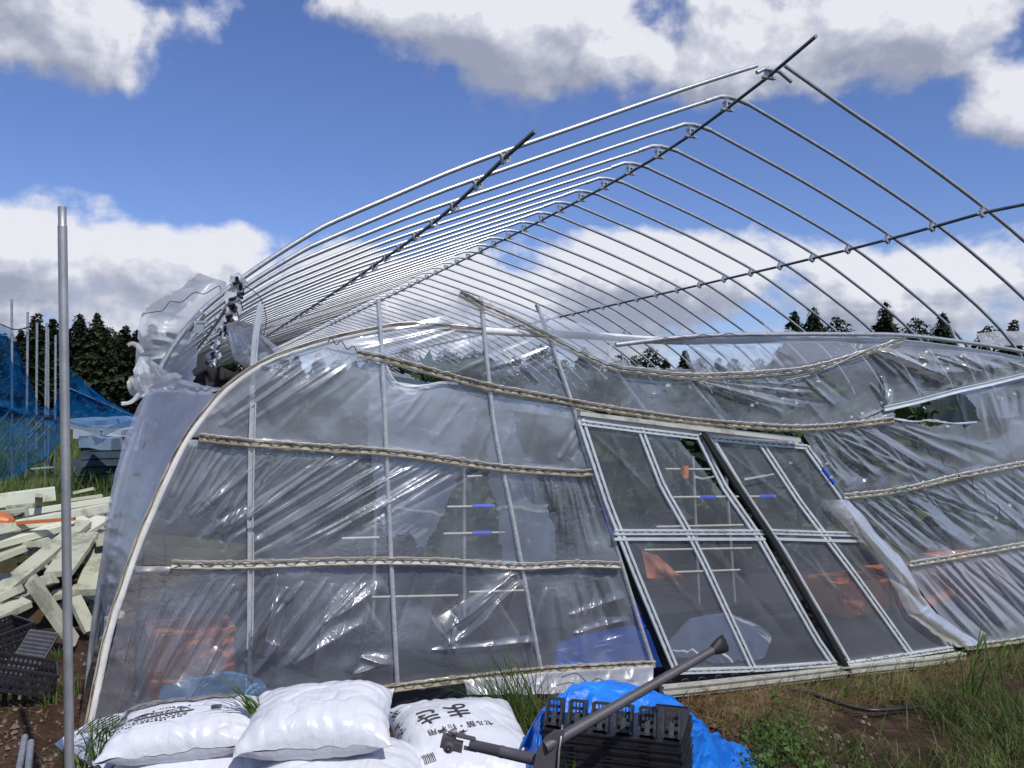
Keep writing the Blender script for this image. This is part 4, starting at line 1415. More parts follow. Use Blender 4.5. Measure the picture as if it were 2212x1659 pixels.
def build_inside():
    us = np.arange(-.05, 7.61, .12)
    ws = np.arange(4.02, 29.5, .12)
    U, W = np.meshgrid(us, ws)
    X = U * CT - W * ST
    Y = U * ST + W * CT
    z = fbm(X * 1.1, Y * 1.1, 1, 4) * .05 * np.clip((14 - np.hypot(X, Y)) / 6, 0, 1) + .012 + .012 * fbm(X * 5, Y * 5, 6, 3)
    i = np.arange(X.size).reshape(X.shape)
    Fq = np.stack([i[:-1, :-1], i[:-1, 1:], i[1:, 1:], i[1:, :-1]], -1).reshape(-1, 4)
    np_mesh('floor_darkening_sheet', np.stack([X, Y, z], -1).reshape(-1, 3), Fq, M_shade, None, True, label='black sheet added over the soil to darken the greenhouse interior', category='floor darkening sheet')  # added black floor, stands in for the darkness of the interior
    # rows of vines on strings
    labs = ['row of leafy vines nearest the left wall of the greenhouse', 'second row of leafy vines, behind the leftmost studs', 'row of leafy vines behind the film doors',
            'row of leafy vines right of the doors', 'row of leafy vines nearest the right wall']
    for k, u in enumerate((.75, 2.2, 3.65, 5.1, 6.6)):
        t = thing('vine_row', labs[k], 'vines', group='rows of vines inside the greenhouse')
        r = np.random.RandomState(60 + k)
        n = 5200
        w = (6.2 if k else 9.5) + (25 - 6.2) * r.rand(n) ** 1.5
        hh = .25 + 1.45 * r.rand(n) ** .8 + .15 * np.sin(w * 2.1 + k)
        uu = u + .28 * r.randn(n)
        C = np.stack([uu * CT - w * ST, uu * ST + w * CT, hh], 1)
        leaf_cloud(C, .085, M_vine, 'leaves', t, 70 + k, kind='stuff')
        st = MB()
        for q in range(16):
            w_ = (6.4 if k else 9.7) + q * 1.1
            p = UW(u, w_, .0)
            st.tube([p, p + Vector((.02, 0, .9)), p + Vector((0, .02, 1.8))], .008, 5)
        st.build('stem', M_vine, t)
        origin(t, UW(u, 6.2, 0))
    # two racks of pale rods
    def rack(label, rods, ups, w, blues):
        t = thing('rod_rack', label, 'rack', group=None)
        for (x1, y1, x2, y2) in rods:
            MB().tube([onw(x1, y1, w), onw(x2, y2, w)], .008, 8).build('rod', M_rod, t)
        for (x1, y1, x2, y2) in ups:
            MB().tube([onw(x1, y1, w + .02), onw(x2, y2, w + .02)], .012, 8).build('upright', M_galv_old, t)
        for (x1, y1, x2, y2) in blues:
            MB().tube([onw(x1, y1, w), onw(x2, y2, w)], .016, 8).build('sleeve', M_blueclip, t)
        origin(t, onw(ups[0][2], ups[0][3], w))
        return t
    rack('pipe rack of pale rods seen through the left film door', [(1437, 1013, 1549, 1014), (1454, 1074, 1675, 1072), (1418, 1138, 1605, 1134), (1392, 1188, 1623, 1184), (1458, 1236, 1598, 1231)],
         [(1497, 985, 1512, 1345), (1566, 985, 1590, 1340)], 5.6, [(1511, 1074, 1545, 1074), (1640, 1073, 1672, 1072)])
    rack('pipe rack of pale rods seen between the two galvanised studs left of the doors', [(1009, 1029, 1041, 1028), (966, 1095, 1067, 1093), (958, 1153, 1090, 1150), (738, 1163, 819, 1161), (803, 1290, 989, 1286), (1013, 1279, 1140, 1275)],
         [(1003, 1010, 1003, 1330), (812, 1090, 806, 1340)], 5.6, [(1020, 1094, 1065, 1093), (1020, 1152, 1062, 1151)])
    t = thing('orange_ring', 'orange ring hanging on the top rod behind the left film door', 'ring')
    q = onw(1480, 1018, 5.57)
    MB().tube([q + Vector((0, 0, .04)), q + Vector((0, 0, -.05))], .026, 12).build('ring', M_orange, t)
    origin(t, q)
    # orange crates
    def crate(label, u, w, z, L, D, H, rz, m, name='crate'):
        t = thing(name, label, 'crate')
        R = Matrix.Rotation(TH + rz, 3, 'Z')
        c = UW(u, w, z)
        ex, ey, ez = R @ Vector((1, 0, 0)), R @ Vector((0, 1, 0)), Vector((0, 0, 1))
        for (s, e, l2) in ((ey * D / 2, ex, L), (-ey * D / 2, ex, L), (ex * L / 2, ey, D), (-ex * L / 2, ey, D)):
            b = MB()
            n = s.normalized()
            b.obox(c + s + ez * H / 2, e * l2 / 2, n * .004, ez * (H / 2 - .01))
            b.obox(c + s + ez * (H - .012), e * (l2 / 2 + .006), n * .014, ez * .012)
            b.obox(c + s + ez * H * .45, e * (l2 / 2), n * .008, ez * .008)
            for k in range(5):
                b.obox(c + s + e * l2 * (-.4 + .2 * k) + ez * H * .45, e * .006, n * .009, ez * H * .42)
            b.build('side', m, t)
        MB().obox(c + ez * .02, ex * L / 2, ey * D / 2, ez * .005).build('floor', m, t)
        origin(t, c)
        return t
    crate('orange crate standing inside behind the wrinkled film at the lower left', .20, 4.55, .12, .36, .30, .33, .05, M_orange)
    crate('orange crate inside behind the right film door, lower right corner', 4.70, 5.0, .03, .46, .34, .24, .1, M_orange)
    crate('orange crate inside, right of the bunched film edge', 5.3, 5.0, .03, .50, .36, .26, -.1, M_orange)
    crate('orange crate inside at the right edge of the photo', 6.0, 5.1, .03, .52, .36, .30, .0, M_orange)
    # sheets and bundles lying inside
    film_sheet('orange_cloth', [(1385, 1190), (1420, 1200), (1455, 1232)], [(1400, 1250), (1450, 1258), (1492, 1258)], 5.2, 5, fan(4, [(1390, 1195), (1450, 1230)], [(1400, 1250), (1485, 1256)], (6, 10), (.01, .03), 55), M_faded, None, seed=130, label='orange cloth hanging from the rack behind the left film door', category='cloth')
    film_sheet('blue_cloth', [(1205, 1385), (1290, 1365), (1360, 1350), (1440, 1372)], [(1200, 1445), (1290, 1440), (1380, 1436), (1470, 1445)], lambda s, t: 4.5 - .3 * t, 5, fan(10, [(1210, 1375), (1400, 1360)], [(1210, 1440), (1440, 1440)], (8, 14), (.01, .03), 51), M_tarp, None, seed=131, noise_amp=.03,
               label='blue sheet heaped inside at the foot of the left film door', category='sheet')
    film_sheet('pale_blue_cloth', [(350, 1480), (420, 1462), (500, 1448), (560, 1465)], [(340, 1520), (430, 1515), (510, 1505), (590, 1500)], lambda s, t: 4.4 - .2 * t, 5, fan(8, [(360, 1450), (560, 1440)], [(360, 1510), (580, 1500)], (8, 14), (.01, .03), 52), simple('pale_blue_cloth', (.10, .36, .58), rough=.5), None, seed=132, noise_amp=.03,
               label='light blue sheet heaped inside behind the printed sack', category='sheet')
    film_sheet('white_bundle', [(1445, 1385), (1490, 1335), (1570, 1322), (1640, 1350), (1690, 1392)], [(1450, 1460), (1500, 1458), (1570, 1452), (1630, 1448), (1670, 1444)], lambda s, t: 4.75 - .45 * t ** .7, 5, fan(12, [(1470, 1370), (1650, 1380)], [(1470, 1450), (1660, 1445)], (8, 16), (.01, .04), 53), M_mound, None, seed=133, noise_amp=.04,
               label='crumpled white plastic bundle on the floor behind the left film door', category='bundle')
    # black shade cloth rucked up at the left eave, the white film bits tied on there
    film_sheet('shade_cloth', [(418, 812), (450, 798), (480, 792), (520, 812)], [(425, 840), (460, 846), (490, 842), (530, 826)], 5.2, 4, fan(6, [(430, 800), (510, 800)], [(440, 840), (510, 830)], (5, 9), (.02, .05), 54), M_shade, None, seed=134, noise_amp=.04,
               label='black shade cloth bunched low behind the torn white film at the left', category='cloth')


build_inside()


def build_ties():
    """torn film bits and black fasteners tied along the eave rail"""
    r = random.Random(12)
    spots = [(515, 607, 0), (512, 640, 0), (504, 662, 1), (498, 682, 2), (492, 702, 3), (486, 722, 4), (470, 745, 6), (462, 765, 7), (455, 780, 9)]
    for n, (x, y, i) in enumerate(spots):
        lab = 'scrap of torn white film with black fastener, %s along the eave pipe' % ('largest and first', 'second', 'third', 'fourth', 'fifth', 'sixth', 'seventh', 'eighth', 'last')[n]
        t = thing('film_tie', lab, 'film tie', group='film scraps tied along the eave')
        s = 1.0 if n < 5 else .8
        q = onw(x, y, W0 - .03 + i * SP * .5)
        b = MB()
        for k in range(3):
            c = q + Vector((r.uniform(-.02, .02), r.uniform(-.02, .02), r.uniform(-.02, .02)))
            vs = [c]
            m = 8
            for j in range(m):
                a = j * 2 * math.pi / m
                rr = r.uniform(.018, .045) * s
                vs.append(c + EU * math.cos(a) * rr + Vector((0, 0, math.sin(a) * rr)) + NW * r.uniform(-.015, .02))
            b.add(vs, [(0, j + 1, (j + 1) % m + 1) for j in range(m)], True)
        b.build('scrap', M_mound, t)
        b = MB()
        for k in range(3):
            c = q + Vector((r.uniform(-.03, .03), -.02, r.uniform(-.035, .01)))
            d = Vector((r.uniform(-1, 1), r.uniform(-.4, .4), r.uniform(-1, 1))).normalized()
            b.tube([c - d * .018 * s, c + d * .018 * s], .009 * s, 6)
        b.tube([q + Vector((0, -.02, 0)), q + Vector((.03, -.03, -.03)), q + Vector((.035, -.02, -.07))], .003, 4)
        b.build('fastener', M_blackp, t)
        origin(t, q)


build_ties()

# ------------------------------------------------------------------ the left: pole, net, debris


M_panel = simple('blue_grey_panel', (.035, .06, .09), rough=.6, var=.5, scale=3)


def build_left():
    t = thing('steel_pole', 'tall dull steel pole with a narrower sleeve top, standing alone at the left', 'pole')
    top = ony(134.3, 447, 2.9)
    low = ony(150, 1659, 2.9)
    base = top + (low - top) * ((top.z + .1) / (top.z - low.z))
    k = (ony(134.8, 490, 2.9) - top).length / (base - top).length
    neck = top.lerp(base, k)
    MB().tube([base, base.lerp(neck, .5), neck], .0147, 16).build('shaft', M_galv_pole, t)
    b = MB().tube([neck, neck.lerp(top, .06), neck.lerp(top, .1), top], [.0147, .0142, .0128, .0134], 16, caps=False)
    b.build('sleeve', M_galv_pole, t)
    MB().tube([top - Vector((0, 0, .012)), top - Vector((0, 0, .004))], .0128, 12).build('cap', M_rubber, t)
    origin(t, base)
    # scaffold poles standing in the field
    P = [(25.5, 646, 27, 'leftmost scaffold pole rising out of the blue net', 19.0), (60, 674, 57, 'second scaffold pole from the left, tied to the first by a dark cord', 19.5), (80, 697, 78, 'third scaffold pole, with a yellow-topped end and a clamp', 20),
         (100.5, 697, 97, 'scaffold pole crossing close beside a shorter one', 20), (103.5, 707, 105, 'shorter scaffold pole close to its neighbour', 20.6), (120, 724, 119, 'shortest scaffold pole, with a clamp and brace', 20)]
    for (x, y, xb, lab, Y) in P:
        t = thing('scaffold_pole', lab, 'pole', group='scaffold poles standing in the field')
        a = ony(x, y, Y)
        bse = ony(xb, 1000, Y)
        bse.z = -.05
        MB().tube([bse, a], .026, 10).build('tube', M_galv_old, t)
        q = a.lerp(bse, .62)
        m = MB()
        m.box(q, .10, .09, .10).box(q + Vector((.06, -.04, .03)), .09, .05, .05).box(q + Vector((-.05, -.05, -.03)), .06, .06, .04)
        m.build('coupler', simple('rusty_coupler', (.12, .07, .04), rough=.7, metal=.4) if 'rusty_coupler' not in MATS else MATS['rusty_coupler'], t)
        m = MB().tube([q + Vector((0, -.06, 0)), q + Vector((-.55, -.3, -.75))], .02, 8)
        m.build('brace', M_galv_old, t)
        origin(t, bse)
    cord = MB().tube(smooth_path([ony(0, 700, 18.8), ony(15, 706, 18.8), ony(27, 711, 18.9), ony(45, 711, 19.2), ony(62, 706, 19.4)], 4), .014, 6)
    cord.build('cord', M_wire, None, label='dark cord tied between the two leftmost scaffold poles', category='cord')
    # net
    wN = 21.8
    film_sheet('blue_net', [(-70, 690), (-20, 700), (6, 703), (27, 714), (44, 765), (59, 812), (72, 845), (81, 868), (88, 884), (97, 873), (109, 884), (119, 876), (126, 850), (131, 815)],
               [(-80, 1010), (-30, 1030), (10, 1040), (30, 1035), (50, 1020), (65, 1010), (80, 1003), (93, 1000), (102, 990), (112, 975), (122, 965), (130, 955), (136, 945), (140, 930)], lambda s, t: wN - 1.0 * t, 3,
               fan(16, [(0, 720), (120, 870)], [(20, 900), (135, 910)], (5, 9), (.05, .16), 61) + [(30, 720, 100, 905, 6, .2), (45, 780, 125, 915, 6, .2), (-20, 870, 130, 930, 9, .35), (0, 890, 130, 915, 7, -.25)], M_net, None, seed=140, noise_amp=.12,
               label='torn blue net draped over the scaffold poles at the far left', category='net')
    film_sheet('blue_net', [(138, 786), (146, 791), (170, 812), (200, 840), (238, 868), (285, 893), (330, 905)], [(134, 915), (150, 917), (180, 922), (210, 926), (245, 926), (285, 922), (330, 918)], lambda s, t: 16.9 - .6 * t - .4 * s, 3,
               fan(8, [(140, 800), (240, 870)], [(180, 900), (320, 910)], (4, 7), (.04, .12), 62) + [(146, 838, 300, 905, 4, .2)], M_net, None, seed=141, noise_amp=.08,
               label='triangle of blue net stretched from the tall steel pole down towards the greenhouse', category='net')
    MB().tube(smooth_path([ony(138, 833, 18.2), ony(180, 852, 18.2), ony(240, 878, 18), ony(290, 900, 17.5)], 3), .012, 6).build('rope', M_galv_old, None, label='pale rope running down through the triangle of blue net', category='rope')
    # sheets of metal behind
    r = random.Random(3)
    specs = [(150, 899, 205, 905, .9, 17.5, 'white roofing sheet at the left of the flattened pile by the tall pole'), (205, 897, 290, 903, 1.0, 18.0, 'grey roofing sheet lying at the top of the flattened pile'),
             (158, 918, 202, 925, .8, 16.5, 'darker roofing sheet under the bright bars'), (205, 915, 262, 925, .9, 16.2, 'pale blue-grey sheet behind the V of bright bars'), (170, 936, 240, 944, .7, 15.3, 'lowest roofing sheet of the flattened pile')]
    for (x1, y1, x2, y2, dp, Y, lab) in specs:
        a, c = ony(x1, y1 + 6, Y), ony(x2, y2 + 6, Y)
        d = (c - a).normalized()
        t_ = MB()
        n = int((c - a).length / .15)
        V = []
        Fq = []
        for k in range(n + 1):
            p = a.lerp(c, k / n) + Vector((0, 0, .02 * (k % 2)))
            V += [p, p + Vector((.05, dp, .03)), p + Vector((.05, dp, -.20)), p - Vector((0, 0, .20))]
        for k in range(n):
            for (u_, v_) in ((0, 1), (1, 2), (2, 3), (3, 0)):
                Fq.append((k * 4 + u_, k * 4 + v_, k * 4 + 4 + v_, k * 4 + 4 + u_))
        Fq += [(0, 3, 2, 1), (n * 4, n * 4 + 1, n * 4 + 2, n * 4 + 3)]
        t_.add(V, Fq)
        t_.build('roofing_sheet', M_white, None, label=lab, category='metal sheet')
    q0, q1 = ony(150, 915, 17.6), ony(292, 915, 18.2)
    st = thing('panel_stack', 'dark blue-grey stack of folded panels under the roofing sheets, behind the blue net', 'panel stack')
    for k in range(7):
        dz = .13 + k * .155
        a_, b_ = q0 + Vector((r.uniform(0, .25), r.uniform(-.1, .1), 0)), q1 + Vector((r.uniform(-.2, .1), r.uniform(-.1, .1), 0))
        c_ = (a_ + b_) / 2
        MB().obox((c_.x, c_.y + .5, dz - .06), ((b_ - a_).x / 2, (b_ - a_).y / 2, 0), (-.03, .5, 0), (0, 0, .066)).build('panel', M_panel, st)
    origin(st, Vector((q0.x, q0.y, 0)))
    for (pts, lab) in (([(145, 916), (180, 922), (222, 936)], 'bright metal bar falling to the right, left arm of the V'), ([(222, 936), (255, 922), (292, 912)], 'bright metal bar rising to the right, right arm of the V')):
        P_ = [ony(x, y, 15.6) for x, y in pts]
        MB().sweep(P_, [(-.05, 0), (.05, 0), (.05, .06), (-.05, .06)], (0, -1, 0)).build('metal_bar', M_galv, None, label=lab, category='metal bar')
    MB().obox(onz(93, 1011, .15), (.10, 0, .0), (.04, .25, 0), (0, 0, .012)).build('white_board', M_foam2, None, label='small white board lying in the field grass left of the tall pole', category='board')
    # foam planks: (x1,y1,z1,x2,y2,z2,width,thick,label)
    PL = [(66, 1252, .46, 160, 1388, .05, .20, .055, 'big foam plank tilted down to the ground behind the tall steel pole'),
          (-30, 1148, .62, 228, 1098, .66, .10, .10, 'long bright foam beam running nearly level across the pile'),
          (-40, 1182, .50, 186, 1124, .62, .12, .07, 'foam beam just under the long bright level beam'),
          (-25, 1300, .28, 182, 1130, .62, .13, .06, 'long weathered foam plank rising steeply to the right across the pile'),
          (-30, 1215, .40, 114, 1160, .52, .12, .06, 'weathered foam plank above the long steep one'),
          (-10, 1083, .66, 118, 1066, .70, .07, .16, 'foam board standing on edge at the top left of the pile'),
          (-10, 1110, .60, 60, 1100, .64, .10, .05, 'short foam piece behind the orange plastic'),
          (58, 1108, .62, 236, 1080, .66, .08, .07, 'thin foam beam on the far side of the pile'),
          (126, 1240, .40, 186, 1156, .56, .20, .05, 'wide grey foam plank leaning right behind the tall pole'),
          (188, 1208, .40, 208, 1160, .54, .08, .06, 'narrow foam strip leaning right of the pole'),
          (170, 1152, .55, 222, 1120, .62, .15, .05, 'foam slab lying near the side of the tunnel film'),
          (92, 1205, .42, 150, 1222, .40, .12, .06, 'short foam piece left of the pole, under the leaning plank'),
          (186, 1280, .26, 216, 1200, .42, .16, .06, 'broad foam slab at the right side of the pile'),
          (178, 1268, .20, 222, 1290, .16, .14, .07, 'lowest foam slab at the right side of the pile'),
          (160, 1290, .26, 196, 1364, .05, .10, .045, 'narrow foam strip standing on the ground right of the pole'),
          (-20, 1335, .20, 58, 1300, .26, .14, .06, 'foam slab at the lower left edge of the photo'),
          (-20, 1302, .26, 44, 1272, .34, .13, .06, 'foam slab resting on the lower left one'),
          (82, 1262, .34, 118, 1248, .38, .12, .09, 'stubby foam block above the big tilted plank'),
          (112, 1288, .24, 172, 1272, .28, .12, .06, 'foam piece between the big plank and the pole'),
          (160, 1066, .45, 204, 1056, .50, .16, .05, 'detached foam slab lying farthest back'),
          (150, 1082, .48, 222, 1072, .52, .12, .05, 'long foam slab on the back edge of the pile'),
          (84, 1104, .60, 84, 1070, .78, .06, .04, 'short foam stick standing upright'),
          (20, 1098, .60, 76, 1094, .62, .10, .06, 'small foam block on the back of the pile'),
          (206, 1238, .34, 222, 1150, .50, .10, .06, 'foam slab end beside the hanging film'),
          (30, 1255, .34, 90, 1210, .44, .12, .06, 'foam plank crossing under the steep one'),
          (40, 1180, .46, 100, 1176, .50, .14, .06, 'foam piece wedged in the middle of the pile'),
          (196, 1108, .52, 232, 1096, .56, .14, .07, 'foam slab end at the top right of the pile'),
          (120, 1330, .08, 160, 1300, .14, .12, .05, 'dark-stained foam piece under the big plank'),
          ]
    for k in range(26):
        x, y = r.uniform(-20, 225), r.uniform(1110, 1330)
        z = max(.05, .62 - abs(y - 1110) * .0024) - .06
        a = r.uniform(-1.2, 1.2)
        l_ = r.uniform(22, 60)
        PL.append((x, y, z, x + l_ * math.cos(a), y - l_ * math.sin(a) * .5, z + r.uniform(-.05, .06), r.uniform(.07, .14), r.uniform(.04, .06), 'broken foam offcut jammed among the long planks of the heap'))
    for j, (x1, y1, z1, x2, y2, z2, wd, th, lab) in enumerate(PL):
        th, wd = th * .8, wd * .92
        a, c = onz(x1, y1, z1), onz(x2, y2, z2)
        # long beams keep a sensible length in depth
        d = (c - a)
        if d.length > 2.6:
            mid = (a + c) / 2
            dd = d.normalized()
            a, c = mid - dd * 1.5, mid + dd * 1.5
            d = c - a
        Ln = d.length
        d.normalize()
        sd = d.cross(Vector((0, 0, 1)))
        if sd.length < .1:
            sd = Vector((1, 0, 0))
        sd.normalize()
        up = sd.cross(d).normalized()
        roll = r.uniform(-.25, .25)
        sd2 = sd * math.cos(roll) + up * math.sin(roll)
        up2 = up * math.cos(roll) - sd * math.sin(roll)
        # bevelled, slightly chipped beam
        n = max(4, int(Ln / .12))
        prof = [(-.5, -.42), (-.46, -.5), (.46, -.5), (.5, -.42), (.5, .42), (.46, .5), (-.46, .5), (-.5, .42)]
        V, Fq = [], []
        for k in range(n + 1):
            t = k / n
            p = a.lerp(c, t)
            chip = 1 - .10 * max(0, nz(k * .9, j, 3)) - (.06 if k in (0, n) else 0)
            for (pa, pb) in prof:
                V.append(p + sd2 * pa * wd * chip + up2 * pb * th * (1 - .08 * max(0, nz(k * 1.3, j + pa, 8))))
        for k in range(n):
            for q in range(8):
                q2 = (q + 1) % 8
                Fq.append((k * 8 + q, k * 8 + q2, k * 8 + 8 + q2, k * 8 + 8 + q))
        Fq.append(tuple(reversed(range(8))))
        Fq.append(tuple(range(n * 8, n * 8 + 8)))
        m = MB().add(V, Fq)
        m.build('foam_plank', M_foam2 if j in (1, 2, 5, 7, 10, 13) else M_foam, None, label=lab, category='foam plank', group='foam planks thrown in a heap')
    # dark underside of the heap: earth mound the planks lie on
    V, Fq = [], []
    for i in range(13):
        for k in range(13):
            a, b_ = i / 12 * 2 - 1, k / 12 * 2 - 1
            rr = max(0, 1 - a * a) * max(0, 1 - b_ * b_)
            q = Vector((-4.15 + a * 1.5, 7.9 + b_ * 1.9, 0))
            V.append((q.x, q.y, -.03 + .34 * rr ** .7 + .03 * nz(q.x * 3, q.y * 3, 2)))
    for i in range(12):
        for k in range(12):
            Fq.append((i * 13 + k, (i + 1) * 13 + k, (i + 1) * 13 + k + 1, i * 13 + k + 1))
    MB().add(V, Fq, True).build('soil_mound', M_ground, None, kind='structure')
    # rounded orange plastic scoop
    q = onz(4, 1128, .78)
    b = MB()
    pts = []
    ring = []
    for i in range(7):
        for k in range(10):
            a = i / 6 * math.pi / 2
            ph = k / 9 * math.pi
            ring.append(q + Vector((math.sin(a) * .16 - .08, -math.cos(a) * math.cos(ph) * .08, math.cos(a) * math.sin(ph) * .075)))
    for i in range(6):
        for k in range(9):
            b.add([ring[i * 10 + k], ring[i * 10 + k + 1], ring[(i + 1) * 10 + k + 1], ring[(i + 1) * 10 + k]], [(0, 1, 2, 3)], True)
    b.build('orange_float', M_orange, None, label='rounded orange plastic piece lying on the foam heap at the left edge', category='plastic float')
    b = MB()
    b.obox(onz(88, 1126, .66), (.22, .06, .01), (0, .02, 0), (0, 0, .012))
    b.build('orange_strip', M_orange, None, label='thin orange strip wedged between the level foam beams', category='plastic strip')
    # slatted black tray, curled up at one end
    a0, a1 = onz(-40, 1475, .05), onz(94, 1368, .22)
    t = thing('plug_tray', 'black slatted seedling tray bent in a curve below the foam heap', 'seedling tray')
    d = a1 - a0
    sd = d.cross(Vector((0, 0, 1))).normalized() * .11
    n = 26
    cen = [a0.lerp(a1, k / n) + Vector((0, 0, -.10 * math.sin(k / n * math.pi))) for k in range(n + 1)]
    for s in (-1, 1):
        MB().tube([c + sd * s for c in cen], .008, 6).build('rim', M_blackp, t)
    for k in range(n + 1):
        c = cen[k]
        MB().obox(c, sd, d.normalized() * .006, Vector((0, 0, .010))).build('slat', M_slat, t)
    origin(t, a0)
    # black crates lying tilted
    def black_crate(q, rz, tilt, L, D, H, lab):
        t = thing('black_crate', lab, 'crate')
        R = (Matrix.Rotation(rz, 4, 'Z') @ Matrix.Rotation(tilt, 4, 'Y')).to_3x3()
        ex, ey, ez = R @ Vector((1, 0, 0)), R @ Vector((0, 1, 0)), R @ Vector((0, 0, 1))
        for (s, e, l2) in ((ey * D / 2, ex, L), (-ey * D / 2, ex, L), (ex * L / 2, ey, D), (-ex * L / 2, ey, D)):
            b = MB()
            nn = s.normalized()
            for zz in (.06, .35, .62, .93):
                b.obox(q + s + ez * H * zz, e * l2 / 2, nn * .006, ez * H * .06)
            k = -.48
            while k < .5:
                b.obox(q + s + e * l2 * k + ez * H * .5, e * .005, nn * .004, ez * H * .46)
                k += .055
            b.build('side', M_blackp, t)
        b = MB()
        for k in range(9):
            b.obox(q + ex * L * (-.45 + .1125 * k), ex * .012, ey * D / 2, ez * .004)
        b.build('floor', M_blackp, t)
        origin(t, q)
    black_crate(onz(12, 1478, .08), .5, .30, .42, .30, .12, 'black slatted crate lying tilted on the soil at the lower left')
    black_crate(onz(-25, 1408, .10), .9, -.2, .42, .30, .12, 'black crate beneath the slatted tray at the left edge')
    black_crate(onz(196, 1290, .06), .2, .1, .40, .30, .14, 'black crate in shade under the foam slabs next to the tunnel film')
    for (x1, y1, x2, y2, lab) in ((54, 1592, 38, 1680, 'left of two grey pipes sticking up at the lower left corner'), (67, 1603, 58, 1690, 'right of two grey pipes sticking up at the lower left corner')):
        a = onz(x1, y1, .10)
        c = onz(x2, y2, .06)
        MB().tube([a, c, c + (c - a) * .7], .0135, 12).build('grey_pipe', M_galv_old, None, label=lab, category='pipe')


M_slat = simple('grey_black_plastic', (.10, .10, .11), rough=.35, var=.2)
build_left()

# ------------------------------------------------------------------ sacks


